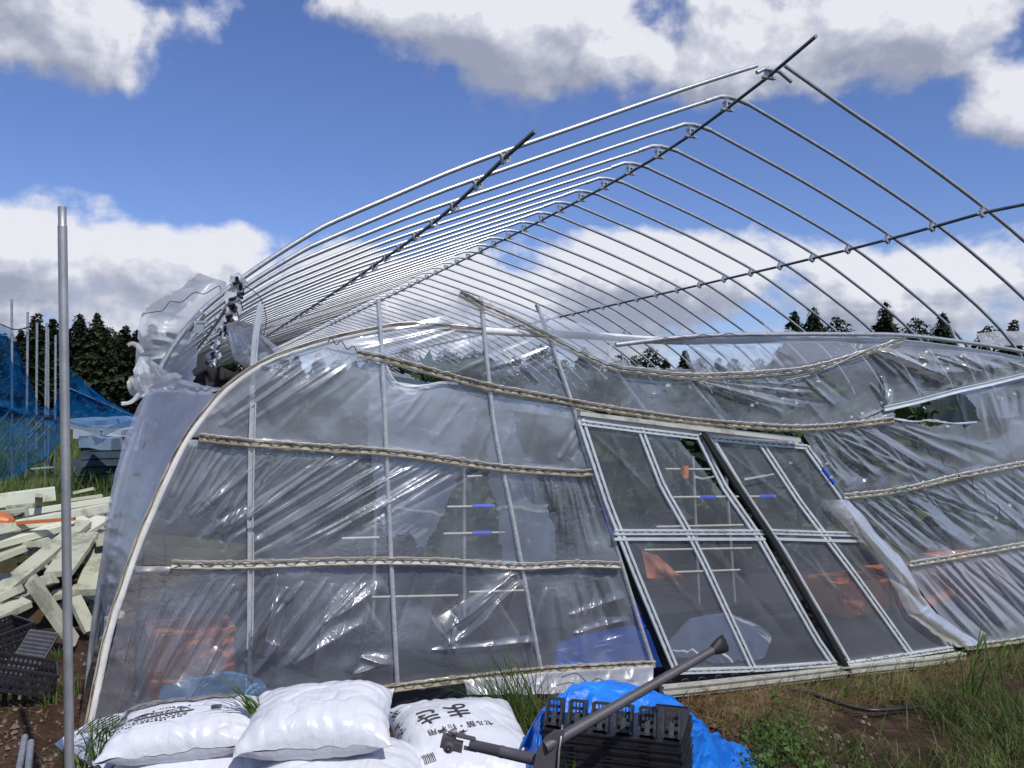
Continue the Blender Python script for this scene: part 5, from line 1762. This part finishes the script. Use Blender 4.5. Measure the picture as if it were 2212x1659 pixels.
class Sack:
    def __init__(s, label, q, L, W, T, rz, tx, ty, seed, name='white_sack', bot=.42):
        s.L, s.W, s.T, s.seed, s.bot = L, W, T, seed, bot
        s.M = Matrix.Translation(q) @ Matrix.Rotation(rz, 4, 'Z') @ Matrix.Rotation(tx, 4, 'X') @ Matrix.Rotation(ty, 4, 'Y')
        s.root = thing(name, label, 'sack', group='white sacks heaped against the end wall')
        nx, ny = 110, 84
        a = np.linspace(-1, 1, nx)
        b = np.linspace(-1, 1, ny)
        A, B = np.meshgrid(a, b)
        i = np.arange(A.size).reshape(A.shape)
        Fq = np.stack([i[:-1, :-1], i[:-1, 1:], i[1:, 1:], i[1:, :-1]], -1).reshape(-1, 4)
        top = s.local(A, B)
        bot = s.local(A, B, -1)
        Mx = np.array(s.M)
        def tw(P):
            Q = np.concatenate([P, np.ones((len(P), 1))], 1) @ Mx.T
            return Q[:, :3]
        Vt = tw(top.reshape(-1, 3))
        Vb = tw(bot.reshape(-1, 3))
        V = np.concatenate([Vt, Vb])
        Fb = Fq[:, ::-1] + len(Vt)
        np_mesh('sack_body', V, np.concatenate([Fq, Fb]), M_bag, s.root)
        origin(s.root, s.M @ Vector((0, 0, -T * .4)))

    def local(s, A, B, side=1):
        sd = s.seed
        fx = np.clip((1 - np.abs(A) ** 3.4), 0, 1)
        fy = np.clip((1 - np.abs(B) ** 3.0), 0, 1)
        body = (fx * fy) ** .62
        lump = 1 + .20 * fbm(A * 1.1 + sd, B * 1.1, sd, 2)
        wr = .008 * np.sin(B * 17 + 5 * fbm(A * 2, B * 2, sd + 3, 2)) * np.abs(A) ** 3 * fx ** .5
        wr = wr + .006 * np.sin(A * 21 + 6 * fbm(A * 2, B * 2, sd + 5, 2)) * np.abs(B) ** 3 * fy ** .5
        cr = -.006 * np.exp(-np.abs(fbm(A * 1.6 + B, B * 1.5 - A, sd + 9, 2)) * 14) * body
        cr = cr + .003 * fbm(A * 4 + 2 * B, B * 7, sd + 11, 3) * body
        z = s.T * (body * lump) * (1 if side > 0 else -s.bot) + (wr + cr) * (1 if side > 0 else -.5)
        # flat welded seams lifted and waved
        edge = np.maximum(np.abs(A), np.abs(B))
        z = z + np.clip((edge - .93) / .07, 0, 1) * .012 * fbm(A * 5, B * 5, sd + 15, 2)
        z = z - (.0 if side > 0 else .002)
        pull = 1 - .07 * (1 - B ** 2) * np.abs(A) ** 4 - .0
        pull2 = 1 - .07 * (1 - A ** 2) * np.abs(B) ** 4
        X = A * s.L / 2 * pull
        Y = B * s.W / 2 * pull2
        X = X + .006 * fbm(A * 4, B * 4, sd + 21, 2)
        return np.stack([X, Y, z], -1)

    def at(s, x, y, off=.0022):
        """sack-surface point for print coordinates in metres"""
        A = np.clip(np.array([x / (s.L / 2)]), -.97, .97)
        B = np.clip(np.array([y / (s.W / 2)]), -.97, .97)
        e = .01
        p = s.local(A, B)[0]
        px = s.local(A + e, B)[0] - p
        py = s.local(A, B + e)[0] - p
        n = np.cross(px, py)
        n /= np.linalg.norm(n)
        return s.M @ Vector(p + n * off)

    def text(s, body, cx, cy, size, rot, m=None, name='lettering', squash=1.0):
        c = bpy.data.curves.new('lettering', 'FONT')
        c.body = body
        c.align_x = 'CENTER'
        c.align_y = 'CENTER'
        c.size = size
        c.resolution_u = 3
        c.offset = size * .012
        o = bpy.data.objects.new('lettering', c)
        COL.objects.link(o)
        dg = bpy.context.evaluated_depsgraph_get()
        me = bpy.data.meshes.new_from_object(o.evaluated_get(dg))
        bpy.data.objects.remove(o)
        bpy.data.curves.remove(c)
        import bmesh
        bm = bmesh.new()
        bm.from_mesh(me)
        bmesh.ops.triangulate(bm, faces=bm.faces[:])
        bmesh.ops.subdivide_edges(bm, edges=[e for e in bm.edges if e.calc_length() > size * .12], cuts=2)
        bmesh.ops.triangulate(bm, faces=bm.faces[:])
        ca, sa = math.cos(rot), math.sin(rot)
        for v in bm.verts:
            x, y = v.co.x * squash, v.co.y
            v.co = s.at(cx + x * ca - y * sa, cy + x * sa + y * ca)
        bm.to_mesh(me)
        bm.free()
        me.materials.clear()
        me.materials.append(m or M_print)
        o = link(name, me, s.root)
        o.matrix_parent_inverse = Matrix.Translation(-s.root.location)
        return o

    def rects(s, L, m, name='print', rot=0.0, cx=0, cy=0):
        """list of (x, y, w, h) printed bars"""
        b = MB()
        ca, sa = math.cos(rot), math.sin(rot)
        for (x, y, w, h) in L:
            n = max(1, int(w / .02))
            k2 = max(1, int(h / .02))
            g = []
            for j in range(k2 + 1):
                for i in range(n + 1):
                    px_ = x + w * (i / n - .5)
                    py_ = y + h * (j / k2 - .5)
                    g.append(s.at(cx + px_ * ca - py_ * sa, cy + px_ * sa + py_ * ca))
            fs = []
            for j in range(k2):
                for i in range(n):
                    q = j * (n + 1) + i
                    fs.append((q, q + 1, q + n + 2, q + n + 1))
            b.add(g, fs)
        o = b.build(name, m, s.root)
        o.matrix_parent_inverse = Matrix.Translation(-s.root.location)
        return o


def build_sacks():
    r = random.Random(8)
    # lower sacks first
    D = Sack('white sack with a small barcode, lying under the printed sack at the left', onz(432, 1672, .27), .62, .44, .11, .12, .05, .0, 21)
    Ebag = Sack('plain white sack under the big plain one, cut by the lower photo edge', onz(735, 1700, .26), .60, .46, .13, .05, .04, .02, 22)
    G = Sack('white sack with a dark printed end sticking out left of the heap', onz(292, 1610, .28), .42, .36, .10, .9, 0, .1, 25)
    H = Sack('white sack almost hidden at the bottom, under the sack printed in Japanese', onz(1060, 1730, .12), .60, .46, .12, -.25, 0, 0, 27)
    H2 = Sack('bottom sack of the heap, under the plain ones', onz(560, 1760, .12), .62, .46, .12, .1, 0, 0, 28)
    C = Sack('white sack printed in Japanese, upside down, under the grey steel tube', onz(1000, 1608, .285), .50, .58, .10, .26, .16, .03, 23)
    A = Sack('left sack with a grey picture and black bars printed on it', onz(408, 1574, .425), .51, .33, .075, .16, .10, -.05, 24, bot=.9)
    B = Sack('plump plain white sack on top in the middle of the heap', onz(690, 1556, .46), .49, .36, .095, .10, .16, -.03, 26, bot=.8)
    # print: Japanese lettering, read from the far side
    rot = math.pi + .16
    C.text('まき', -.075, .045, .115, rot)
    C.text('セル苗・播種用', -.025, -.055, .036, rot)
    C.rects([(.04 * (k % 7) * .5 - .06, .20 - .012 * (k // 7), .014, .004) for k in range(21)], M_print, 'small_print', -.05, .02, 0)
    C.text('用土', -.235, .19, .04, 1.9)
    C.text('H6', -.235, .075, .036, 2.0)
    C.text('H5', -.232, .02, .036, 2.0)
    C.rects([(.006 * k - .02, 0, .0022 * (1 + k % 2 * .5), .04) for k in range(7)], M_print, 'barcode', .1, -.16, -.19)
    # printed sack A
    A.rects([(.0, .0, .20, .0075), (.03, -.028, .19, .009)], M_print, 'print_bar', .10, -.10, -.015)
    L = []
    for row, y in enumerate((.012, -.010, -.018, -.042, -.050, -.058)):
        x = -.12
        while x < .10:
            w = r.uniform(.004, .012)
            if r.random() < .8:
                L.append((x, y, w, .0042))
            x += w + .004
    A.rects(L, M_print, 'small_print', .10, -.09, -.012)
    A.rects([(.0027 * k - .018, 0, .0014 * (1 + k % 2), .03) for k in range(13)], M_print, 'barcode', .1, .10, -.03)
    # loose grey illustration: irregular leaf-like blots
    def blots(sk, cx, cy, wd, hg, n, m, name, sd, rmin=.008, rmax=.022):
        q = random.Random(sd)
        b = MB()
        for k in range(n):
            x, y = cx + q.uniform(-wd, wd), cy + q.uniform(-hg, hg)
            mm = 9
            vs = [sk.at(x, y, .0026 + k * .00004)]
            for j in range(mm):
                a = j * 2 * math.pi / mm
                rr = q.uniform(rmin, rmax)
                vs.append(sk.at(x + math.cos(a) * rr * 1.8, y + math.sin(a) * rr * .7, .0026 + k * .00004))
            b.add(vs, [(0, j + 1, (j + 1) % mm + 1) for j in range(mm)])
        o = b.build(name, m, sk.root)
        o.matrix_parent_inverse = Matrix.Translation(-sk.root.location)
    blots(A, -.035, .070, .165, .020, 70, M_printg, 'picture', 4, .010, .026)
    blots(A, -.04, .080, .16, .024, 22, M_print, 'picture', 5, .004, .009)
    blots(A, -.06, .10, .12, .010, 10, M_printy, 'picture', 6, .005, .010)
    A.rects([(0, 0, .050, .13)], M_printg, 'end_label', .0, -.225, .03)
    A.rects([(0, .013 * k - .06, .046, .006) for k in range(10)], M_print, 'end_print', .0, -.222, .03)
    D.rects([(.0026 * k - .02, 0, .0013 * (1 + k % 2), .022) for k in range(16)], M_print, 'barcode', .1, .04, -.05)
    D.rects([(.009 * k - .03, 0, .006, .006) for k in range(8)], M_print, 'small_print', .1, .13, .02)
    G.rects([(0, .018 * k - .10, .12, .009) for k in range(12)], M_print, 'end_print', .2, -.10, .0)
    return A, B, C


SA, SB, SC_ = build_sacks()

# ------------------------------------------------------------------ grey tube, crate stack, tarp


def build_tool():
    t = thing('steel_prop', 'grey painted steel tube with hinged arm lying across the sacks and black crates', 'steel tube')
    j0 = ony(1158, 1641, 2.60)
    e2 = ony(1018, 1609, 2.70)
    MB().tube([e2, e2.lerp(j0, .45), e2.lerp(j0, .46), e2.lerp(j0, .5), e2.lerp(j0, .51), j0], [.0165, .0168, .0182, .0182, .0172, .0176], 20).build('arm', M_tool, t)
    p0, p1 = ony(1196, 1603, 2.58), ony(1542, 1403, 2.86)
    MB().tube([p0 - (p1 - p0) * .05, p0, p0.lerp(p1, .5), p1], [.0175, .0172, .0150, .0135], 20).build('tube', M_tool, t)
    # crimped, flattened black end
    d = (p1 - p0).normalized()
    s = d.cross(Vector((0, 1, 0))).normalized()
    n = d.cross(s)
    V, Fq = [], []
    for k, (tt, a, b) in enumerate(((-.006, .0150, .0150), (.0, .0175, .016), (.028, .027, .013), (.048, .029, .012), (.049, .020, .005))):
        for i in range(16):
            an = i / 16 * 2 * math.pi
            V.append(p1 + d * (tt + (.003 * (i % 2) if k == 3 else 0)) + s * math.cos(an) * a + n * math.sin(an) * b)
    for k in range(4):
        for i in range(16):
            i2 = (i + 1) % 16
            Fq.append((k * 16 + i, k * 16 + i2, k * 16 + 16 + i2, k * 16 + 16 + i))
    Fq.append(tuple(range(64, 80)))
    MB().add(V, Fq, True).build('crimped_end', M_rubber, t)
    # gusset plate wrapped round the joint, in two cheeks
    out = [(1150, 1664), (1160, 1622), (1178, 1592), (1197, 1578), (1221, 1577), (1216, 1600), (1207, 1622), (1201, 1648), (1198, 1680), (1150, 1690)]
    for dy in (-.024, .020):
        ff = [ony(x, y, 2.59 + dy) for x, y in out]
        bb = [p + Vector((0, .005, 0)) for p in ff]
        m = len(out)
        MB().add(ff + bb, [tuple(range(m)), tuple(reversed(range(m, 2 * m)))] + [(i, (i + 1) % m, m + (i + 1) % m, m + i) for i in range(m)]).build('cheek_plate', M_tool, t)
    q = ony(1207, 1610, 2.585)
    MB().tube([q + Vector((-.004, -.03, -.06)), q + Vector((.0, -.03, .0)), q + Vector((.008, -.012, .045)), q + Vector((.012, .02, .05))], .003, 6).build('lip', M_galv_old, t)
    # clevis: two straps, pin, bolt, hub
    a, b = ony(966, 1588, 2.71), ony(1028, 1602, 2.70)
    dd = (b - a).normalized()
    up = Vector((0, 0, 1))
    for dy, dz in ((-.016, .010), (.012, .010), ):
        pass
    MB().obox(a.lerp(b, .5) + Vector((0, 0, .007)), dd * .043, Vector((0, .013, 0)), up * .0024).build('strap', M_tool, t)
    MB().obox(a.lerp(b, .80) + Vector((0, 0, -.026)), dd * .020, Vector((0, .011, 0)), up * .0024).build('strap', M_tool, t)
    MB().obox(b + Vector((-.003, 0, -.010)), dd * .003, Vector((0, .012, 0)), up * .017).build('strap', M_tool, t)
    c = ony(970, 1608, 2.70)
    MB().tube([c + Vector((0, -.034, 0)), c + Vector((0, -.030, 0)), c + Vector((0, .02, 0))], [.013, .0165, .0165], 16).build('hub', M_tool, t)
    MB().tube([c + Vector((0, -.036, 0)), c + Vector((0, -.0345, 0))], .0075, 12).build('hub_bore', M_rubber, t)
    MB().tube([c + Vector((0, -.040, 0)), c + Vector((0, -.034, 0))], .0036, 6).build('bolt', M_galv_old, t)
    MB().obox(c + Vector((-.006, 0, .010)), Vector((.017, 0, -.004)), Vector((0, .020, 0)), Vector((.004, 0, .016))).obox(c + Vector((.024, 0, -.004)), Vector((.017, 0, -.004)), Vector((0, .018, 0)), Vector((.002, 0, .012))).build('knuckle', M_tool, t)
    pn = ony(982, 1590, 2.70)
    MB().tube([pn + Vector((0, 0, -.03)), pn + Vector((0, 0, .006)), pn + Vector((0, 0, .007)), pn + Vector((0, 0, .014))], [.005, .005, .010, .009], 8).build('pin', M_galv_old, t)
    origin(t, j0)


build_tool()
# torn brown patch on the sack above the hinge
_q = SC_.at(-.03, -.10, .006)
_b = MB()
_r = random.Random(2)
_vs = [_q]
for _k in range(9):
    _a = _k * 2 * math.pi / 9
    _vs.append(_q + Vector((math.cos(_a) * _r.uniform(.006, .018), math.sin(_a) * .010, _r.uniform(-.002, .014))))
_b.add(_vs, [(0, k + 1, (k + 1) % 9 + 1) for k in range(9)])
_b.build('dry_leaf', simple('dry_leaf', (.08, .025, .015), rough=.7), None, label='curled dark dry leaf lying on the Japanese printed sack above the hinge', category='leaf')


def build_crates():
    # folded black crates in a stack
    pl = onz(1174, 1572, .425)
    pr = onz(1470, 1604, .425)
    ex = (pr - pl)
    Lx = ex.length
    ex.normalize()
    ey = Vector((-ex.y, ex.x, 0))
    D = .36
    b = MB()
    H = .027
    c0 = Vector((0, 0, 0))
    # tray with a lip, finger notches and corner posts (local frame, front edge at y=0)
    def bx(x0, x1, y0, y1, z0, z1):
        b.box(((x0 + x1) / 2, (y0 + y1) / 2, (z0 + z1) / 2), x1 - x0, y1 - y0, z1 - z0)
    bx(.006, Lx - .006, .006, D - .006, .003, H - .006)
    cuts = [0, .09, .115, .205, .23, .33, .355, Lx]
    for k in range(0, len(cuts) - 1, 2):
        bx(cuts[k], cuts[k + 1], 0, .005, .004, H - .004)
    bx(0, Lx, -.005, .0055, H - .0075, H - .002)
    bx(0, Lx, -.003, .0045, 0.0, .004)
    bx(Lx - .006, Lx + .005, 0, D, H - .0075, H - .002)
    bx(Lx - .0055, Lx, 0, D, .002, H - .008)
    bx(-.005, .006, 0, D, H - .0075, H - .002)
    bx(0, .0055, 0, D, .002, H - .008)
    bx(0, Lx, D - .005, D, 0, H - .002)
    for xx in (.10, .22, .34):
        bx(xx - .012, xx + .012, -.008, -.0045, H * .25, H * .45)
    for k in range(5):
        yy = .02 + k * (D - .04) / 8
        bx(Lx - .002, Lx + .004, yy - .003, yy + .003, .003, H - .006)
    tray = b.build('folded_crate', M_blackp)
    data = tray.data
    bpy.data.objects.remove(tray)
    rz = math.atan2(ex.y, ex.x)
    n = 16
    r = random.Random(5)
    names = {n - 1: 'topmost of the stack of folded black crates, carrying six slotted clips', n - 2: 'second from the top in the stack of folded black crates', n - 3: 'third from the top in the stack of folded black crates', n - 4: 'fourth from the top in the stack of folded black crates'}
    for k in range(n):
        t = thing('folded_crate', names.get(k, 'folded black crate low in the stack inside the blue tarp'), 'folded crate', group='folded black crates stacked on the blue tarp')
        o = link('tray', data, t)
        t.location = pl + Vector((0, 0, -.425 + k * .0265)) + ex * r.uniform(-.003, .003) + ey * r.uniform(-.003, .003)
        t.rotation_euler = (0, 0, rz + r.uniform(-.006, .006))
        if k == n - 1:
            top = t
    # six slotted clips standing on the top crate
    cb = MB()
    cw, ch, cd = .052, .082, .05
    for s in (-1, 1):
        cb.obox((s * cw / 2, 0, ch * .5), (.003, 0, 0), (0, cd * .5, 0), (0, .010, ch * .5))
        cb.obox((s * cw / 2, -.024, ch * .1), (.004, 0, 0), (0, .010, 0), (0, 0, ch * .12))
    for zz in (.12, .40, .66, .95):
        cb.obox((0, cd * .38 + zz * .012, ch * zz), (cw / 2, 0, 0), (0, .003, 0), (0, 0, .005))
    for xx in (-.012, 0, .012):
        cb.obox((xx, cd * .38 + .01, ch * .7), (.002, 0, 0), (0, .002, 0), (0, 0, ch * .26))
    cb.obox((0, -.012, ch * .26), (.008, 0, 0), (0, .003, 0), (0, .012, ch * .26))
    cb.obox((0, 0, .003), (cw / 2, 0, 0), (0, cd * .5, 0), (0, 0, .003))
    clip = cb.build('slotted_clip', M_clip)
    cd_ = clip.data
    bpy.data.objects.remove(clip)
    for k in range(6):
        o = link('slotted_clip', cd_, top)
        o.location = (.030 + k * (Lx - .06) / 5, .045, .0275)
        o.rotation_euler = (-.18, 0, 0)
    # tarp heaped round the stack
    crest = [(1120, 1668, .20), (1146, 1600, .34), (1160, 1555, .42), (1176, 1535, .43), (1210, 1504, .45), (1250, 1490, .45), (1290, 1483, .46), (1335, 1480, .46), (1352, 1478, .47), (1366, 1484, .46), (1400, 1490, .45), (1440, 1502, .42), (1470, 1518, .38),
             (1492, 1540, .33), (1508, 1562, .28), (1520, 1582, .22), (1545, 1600, .12), (1572, 1608, .05), (1580, 1640, .03), (1576, 1700, .02)]
    inner = [(1140, 1700, .24), (1165, 1655, .32), (1172, 1600, .38), (1178, 1570, .40), (1215, 1552, .40), (1250, 1548, .41), (1290, 1548, .41), (1325, 1550, .41), (1350, 1552, .41), (1370, 1553, .41), (1400, 1556, .41), (1440, 1562, .40), (1470, 1572, .37),
             (1484, 1590, .34), (1488, 1610, .30), (1490, 1625, .27), (1492, 1650, .22), (1494, 1680, .16), (1498, 1720, .10), (1500, 1760, .06)]
    s = np.linspace(0, 1, 150)
    IC = polyline([tuple(onz(x, y, z)) for x, y, z in inner], s)
    CC = polyline([tuple(onz(x, y, z)) for x, y, z in crest], s)
    OC = CC.copy()
    for k in range(len(s)):
        ctr = np.array([pl.x + .22, pl.y + .2, 0])
        dv = OC[k] - ctr
        dv[2] = 0
        OC[k] += dv / np.linalg.norm(dv) * .16
        OC[k][2] = 0.0
    rows = []
    for t in np.linspace(0, 1, 26):
        rows.append(IC * (1 - t) ** 1 + CC * t + np.array([0, 0, 1]) * (math.sin(t * math.pi) * .03 - .05 * math.sin(t * math.pi) ** 2)[None] if False else IC * (1 - t) + CC * t + np.array([[0, 0, .035 * math.sin(t * math.pi)]]))
    for t in np.linspace(0, 1, 20)[1:]:
        q = CC * (1 - t) + OC * t
        q[:, 2] = CC[:, 2] * (1 - t ** 1.6)
        rows.append(q)
    R_ = np.array(rows)
    ny, nx = R_.shape[:2]
    U, Vv = np.meshgrid(np.arange(nx), np.arange(ny))
    dsp = .026 * fbm(U * .06, Vv * .07, 31, 3) - .014 * np.abs(fbm(U * .13 + Vv * .1, Vv * .10, 81, 2)) * 2 + .003 * np.sin(U * .9 + 3 * fbm(U * .1, Vv * .1, 83, 2)) * np.sin(U * .16 + Vv * .22 + 3 * fbm(U * .05, Vv * .05, 41, 2)) + .012 * (1 - np.abs(fbm(U * .11, Vv * .14, 51, 2)) * 2)
    dsp[:1] *= .2
    R_[:, :, 2] += dsp * np.clip(R_[:, :, 2] / .12, .25, 1)
    R_[:, :, 1] += .014 * fbm(U * .12, Vv * .12, 61, 3)
    R_[:, :, 0] += .014 * fbm(U * .12, Vv * .12, 71, 3)
    R_[:, :, 2] = np.maximum(R_[:, :, 2], .005)
    i = np.arange(nx * ny).reshape(ny, nx)
    Fq = np.stack([i[:-1, :-1], i[:-1, 1:], i[1:, 1:], i[1:, :-1]], -1).reshape(-1, 4)
    np_mesh('blue_tarp', R_.reshape(-1, 3), Fq, M_tarp, None, True, label='bright blue tarpaulin crumpled around the stack of black crates', category='tarp')


M_clip = simple('worn_black_plastic', (.035, .034, .034), rough=.5, var=.4, scale=60)
build_crates()

# ------------------------------------------------------------------ plants and litter


def build_plants():
    # wild grass in the lower right
    dn = lambda x, y: np.clip(1.5 * (fbm(x * 1.7, y * 1.7, 8, 3)) + (x - 1.35) * .8 + (3.9 - y) * .25, .01, 1)
    reg = [(1560, 1500), (1800, 1462), (2120, 1415), (2330, 1385), (2600, 1500), (2700, 1900), (1500, 1900), (1520, 1600)]
    grass_patch('wild_grass', 6500, px_region(reg, dn), (.04, .17), (.003, .008), (.25, -.12), M_grass, 201, 3, 1.0, kind='stuff', label='tangled green grass in the lower right corner', category='grass')
    grass_patch('wild_grass', 1100, px_region([(1800, 1540), (2330, 1430), (2600, 1600), (2600, 1900), (1650, 1900), (1620, 1650)], dn), (.15, .40), (.0018, .003), (-.45, -.1), M_grass, 202, 5, 1.1, kind='stuff', label='thin pale grass stems arching over the lower right corner', category='grass')
    grass_patch('wild_grass', 420, px_region([(1900, 1540), (2330, 1420), (2600, 1600), (2600, 1900), (1800, 1900)], dn), (.12, .32), (.003, .006), (-.4, -.1), M_grass, 209, 5, 1.1, kind='stuff', label='tall green grass stems over the lower right corner', category='grass')
    # broad low weeds
    r = np.random.RandomState(5)
    f = px_region([(1600, 1600), (1680, 1575), (1740, 1600), (1780, 1650), (1800, 1850), (1600, 1850)])
    X, Y = f(r, 5200)
    kp = fbm(X * 7, Y * 7, 5, 3) + .25 * r.randn(len(X)) > .12
    X, Y = X[kp], Y[kp]
    Z = .0 + .13 * r.rand(len(X)) ** 2.2 * (1 + fbm(X * 9, Y * 9, 15, 2))
    leaf_cloud(np.stack([X, Y, Z], 1), .014, M_weed, 'low_weeds', None, 6, kind='stuff', label='low bright green weeds between the blue tarp and the grass', category='weeds')
    # straw and dead roots by the sill
    grass_patch('dry_straw', 2600, px_region([(1400, 1478), (1500, 1492), (1640, 1478), (1700, 1500), (1640, 1560), (1560, 1570), (1500, 1540), (1420, 1510)]), (.05, .16), (.002, .004), (.3, -.5), M_straw, 203, 4, 2.4, kind='stuff', label='dry roots and straw lying in front of the door sill', category='straw')
    grass_patch('dry_straw', 4200, px_region([(1640, 1480), (2120, 1410), (2212, 1400), (2212, 1440), (2000, 1500), (1700, 1560), (1560, 1600)]), (.04, .14), (.0015, .003), (.4, -.4), M_straw, 204, 4, 2.4, kind='stuff', label='thin dry stalks on the soil right of the door sill', category='straw')
    grass_patch('dry_straw', 500, px_region([(0, 1500), (180, 1440), (215, 1700), (0, 1700)]), (.03, .09), (.0015, .003), (.2, -.4), M_straw, 208, 4, 2.4, kind='stuff', label='sparse dry stalks on the brown soil at the lower left', category='straw')

    def clump(lab, x, y, rad, n, h, w, lean, m, seed, z=0.0, seg=5, curl=.8, name='grass_clump', Y=None):
        q = ony(x, y, Y) if Y else onz(x, y, z)
        t = thing(name, lab, 'weed')
        rr = np.random.RandomState(seed)
        a = rr.rand(n) * 6.28
        d = rad * rr.rand(n) ** .6
        P = np.stack([q.x + np.cos(a) * d, q.y + np.sin(a) * d, np.full(n, q.z - .01)], 1)
        V, Fq = blade_mesh(P, h[0] + (h[1] - h[0]) * rr.rand(n), w[0] + (w[1] - w[0]) * rr.rand(n), lean, seed + 3, seg, curl)
        np_mesh('blades', V, Fq, m, t, True, kind='stuff')
        origin(t, q)
        return t
    clump('tall green grass clump leaning left between the sacks and the film wall', 1125, 1600, .12, 230, (.22, .46), (.003, .007), (-.32, 0), M_grass, 301, Y=3.72)
    clump('green grass growing along the edge of the Japanese printed sack', 1150, 1640, .13, 220, (.12, .34), (.003, .006), (-.12, -.05), M_grass, 302, Y=3.55)
    clump('brown withered grass between the tall grass clump and the blue tarp', 1195, 1620, .16, 420, (.12, .34), (.0025, .005), (.08, -.1), M_straw, 303, Y=3.66, curl=1.4)
    clump('small withered tuft by the hanging film flap', 1245, 1560, .10, 120, (.08, .2), (.002, .004), (.1, -.1), M_straw, 304, Y=3.9, curl=1.6)
    clump('grass tuft sprouting on the sacks between the printed and the plain one', 553, 1534, .022, 30, (.05, .15), (.004, .009), (-.75, -.1), M_weed, 305, z=.50, curl=.9)
    clump('weeds at the corner of the film wall beside the left sack', 215, 1640, .12, 180, (.05, .16), (.004, .009), (-.1, 0), M_weed, 306, Y=3.15)
    clump('dark weeds beside the dark printed sack end', 238, 1620, .08, 120, (.05, .16), (.004, .008), (0, 0), M_grass, 307, Y=3.05)
    clump('single tall grass blades in front of the black crates', 1236, 1720, .012, 5, (.14, .20), (.006, .009), (-.02, 0), M_weed, 308, z=.30, curl=.3)
    clump('small sprout on the brown soil left of the tall pole', 100, 1520, .05, 24, (.04, .10), (.004, .008), (0, 0), M_weed, 309, z=.0)
    clump('sprout between the crates and the foam plank', 124, 1420, .05, 30, (.05, .12), (.004, .008), (0, 0), M_weed, 310, z=.0)
    clump('grass tuft at the lower left, above the two grey pipes', 60, 1500, .12, 90, (.04, .12), (.002, .005), (.2, 0), M_grass, 311, z=.0)
    clump('pale grass tuft beside the tall pole', 150, 1490, .10, 90, (.04, .12), (.002, .004), (.1, 0), M_grass, 312, z=.0)
    clump('bent green reed at the right, in front of the base of the right film wall', 2100, 1500, .05, 14, (.3, .5), (.006, .009), (.1, -.1), M_weed, 313, Y=4.2, curl=.9)
    # bent reeds
    for (pts, lab) in (([(2098, 1440), (2122, 1376), (2128, 1384), (2150, 1480), (2180, 1580)], 'green reed snapped into a sharp bend at the base of the right film wall'), ([(2170, 1500), (2160, 1420), (2172, 1396), (2180, 1392)], 'thin green reed curving up right of the snapped one')):
        MB().tube(smooth_path([ony(x, y, 4.0) for x, y in pts], 3), .004, 6).build('reed', M_weed, None, label=lab, category='reed')
    # field grass beyond the heap, on the left
    dn2 = lambda x, y: np.clip(.5 + 1.2 * fbm(x * .6, y * .6, 12, 3), .1, 1)
    grass_patch('field_grass', 9000, px_region([(-300, 960), (330, 950), (420, 1000), (330, 1080), (240, 1110), (-400, 1120)], dn2), (.15, .55), (.010, .03), (.1, -.05), M_grass, 205, 3, .7, kind='stuff', label='rough grass of the field behind the foam heap', category='grass')
    grass_patch('field_grass', 5000, px_region([(-600, 905), (420, 902), (420, 950), (330, 960), (-500, 965)], dn2), (.3, .9), (.03, .07), (.1, -.05), M_grass, 206, 3, .7, kind='stuff', label='tall weeds at the edge of the dark wood', category='grass')
    grass_patch('field_grass', 5000, px_region([(-1800, 900), (4200, 900), (3400, 980), (2700, 1020), (-1300, 1020)]), (.3, .8), (.03, .07), (.1, -.05), M_grass, 207, 3, .7, kind='stuff', label='rough grass around the far end of the greenhouse', category='grass')
    # stones and clods
    rr = random.Random(4)
    b = MB()
    for k in range(420):
        if k % 2:
            q = onz(rr.uniform(0, 230), rr.uniform(1380, 1700), 0)
        else:
            q = onz(rr.uniform(1480, 1900), rr.uniform(1480, 1700), 0)
        q.z = ground_z(q.x, q.y) + .006
        s = rr.uniform(.003, .014) if rr.random() < .9 else rr.uniform(.012, .022)
        vs = [q + Vector((rr.uniform(-1, 1), rr.uniform(-1, 1), 0)) * s * .2 + Vector((s * math.cos(a) * rr.uniform(.7, 1.2), s * math.sin(a) * rr.uniform(.7, 1.2), 0)) for a in (0, 1.05, 2.1, 3.14, 4.2, 5.2)]
        topv = [v.lerp(q, .45) + Vector((0, 0, s * .8)) for v in vs]
        b.add(vs + topv, [(i, (i + 1) % 6, 6 + (i + 1) % 6, 6 + i) for i in range(6)] + [tuple(range(6, 12))])
    b.build('pebbles', M_stone, None, kind='stuff', label='pebbles and clods scattered on the brown soil', category='pebbles')
    # black hose by the sill
    MB().tube(smooth_path([onz(1700, 1490, .03), onz(1745, 1497, .03), onz(1800, 1515, .03), onz(1850, 1530, .03), onz(1900, 1534, .03), onz(1990, 1528, .02)], 4), .010, 10).build('hose', M_blackp, None, label='black hose lying on the soil in front of the door sill', category='hose')
    # loose film at the far right
    film_sheet('loose_film', [(2110, 722), (2150, 716), (2212, 714), (2330, 706)], [(2125, 748), (2160, 746), (2212, 746), (2330, 744)], 6.0, 5, fan(5, [(2115, 722), (2300, 715)], [(2130, 745), (2300, 744)], (5, 9), (.01, .03), 71), M_film_white, None, seed=150, label='loose grey film hanging beyond the right end of the end wall', category='film')


build_plants()
for o in bpy.data.objects:
    if o.type == 'EMPTY' and not o.children:
        print('EMPTY THING', o.name)
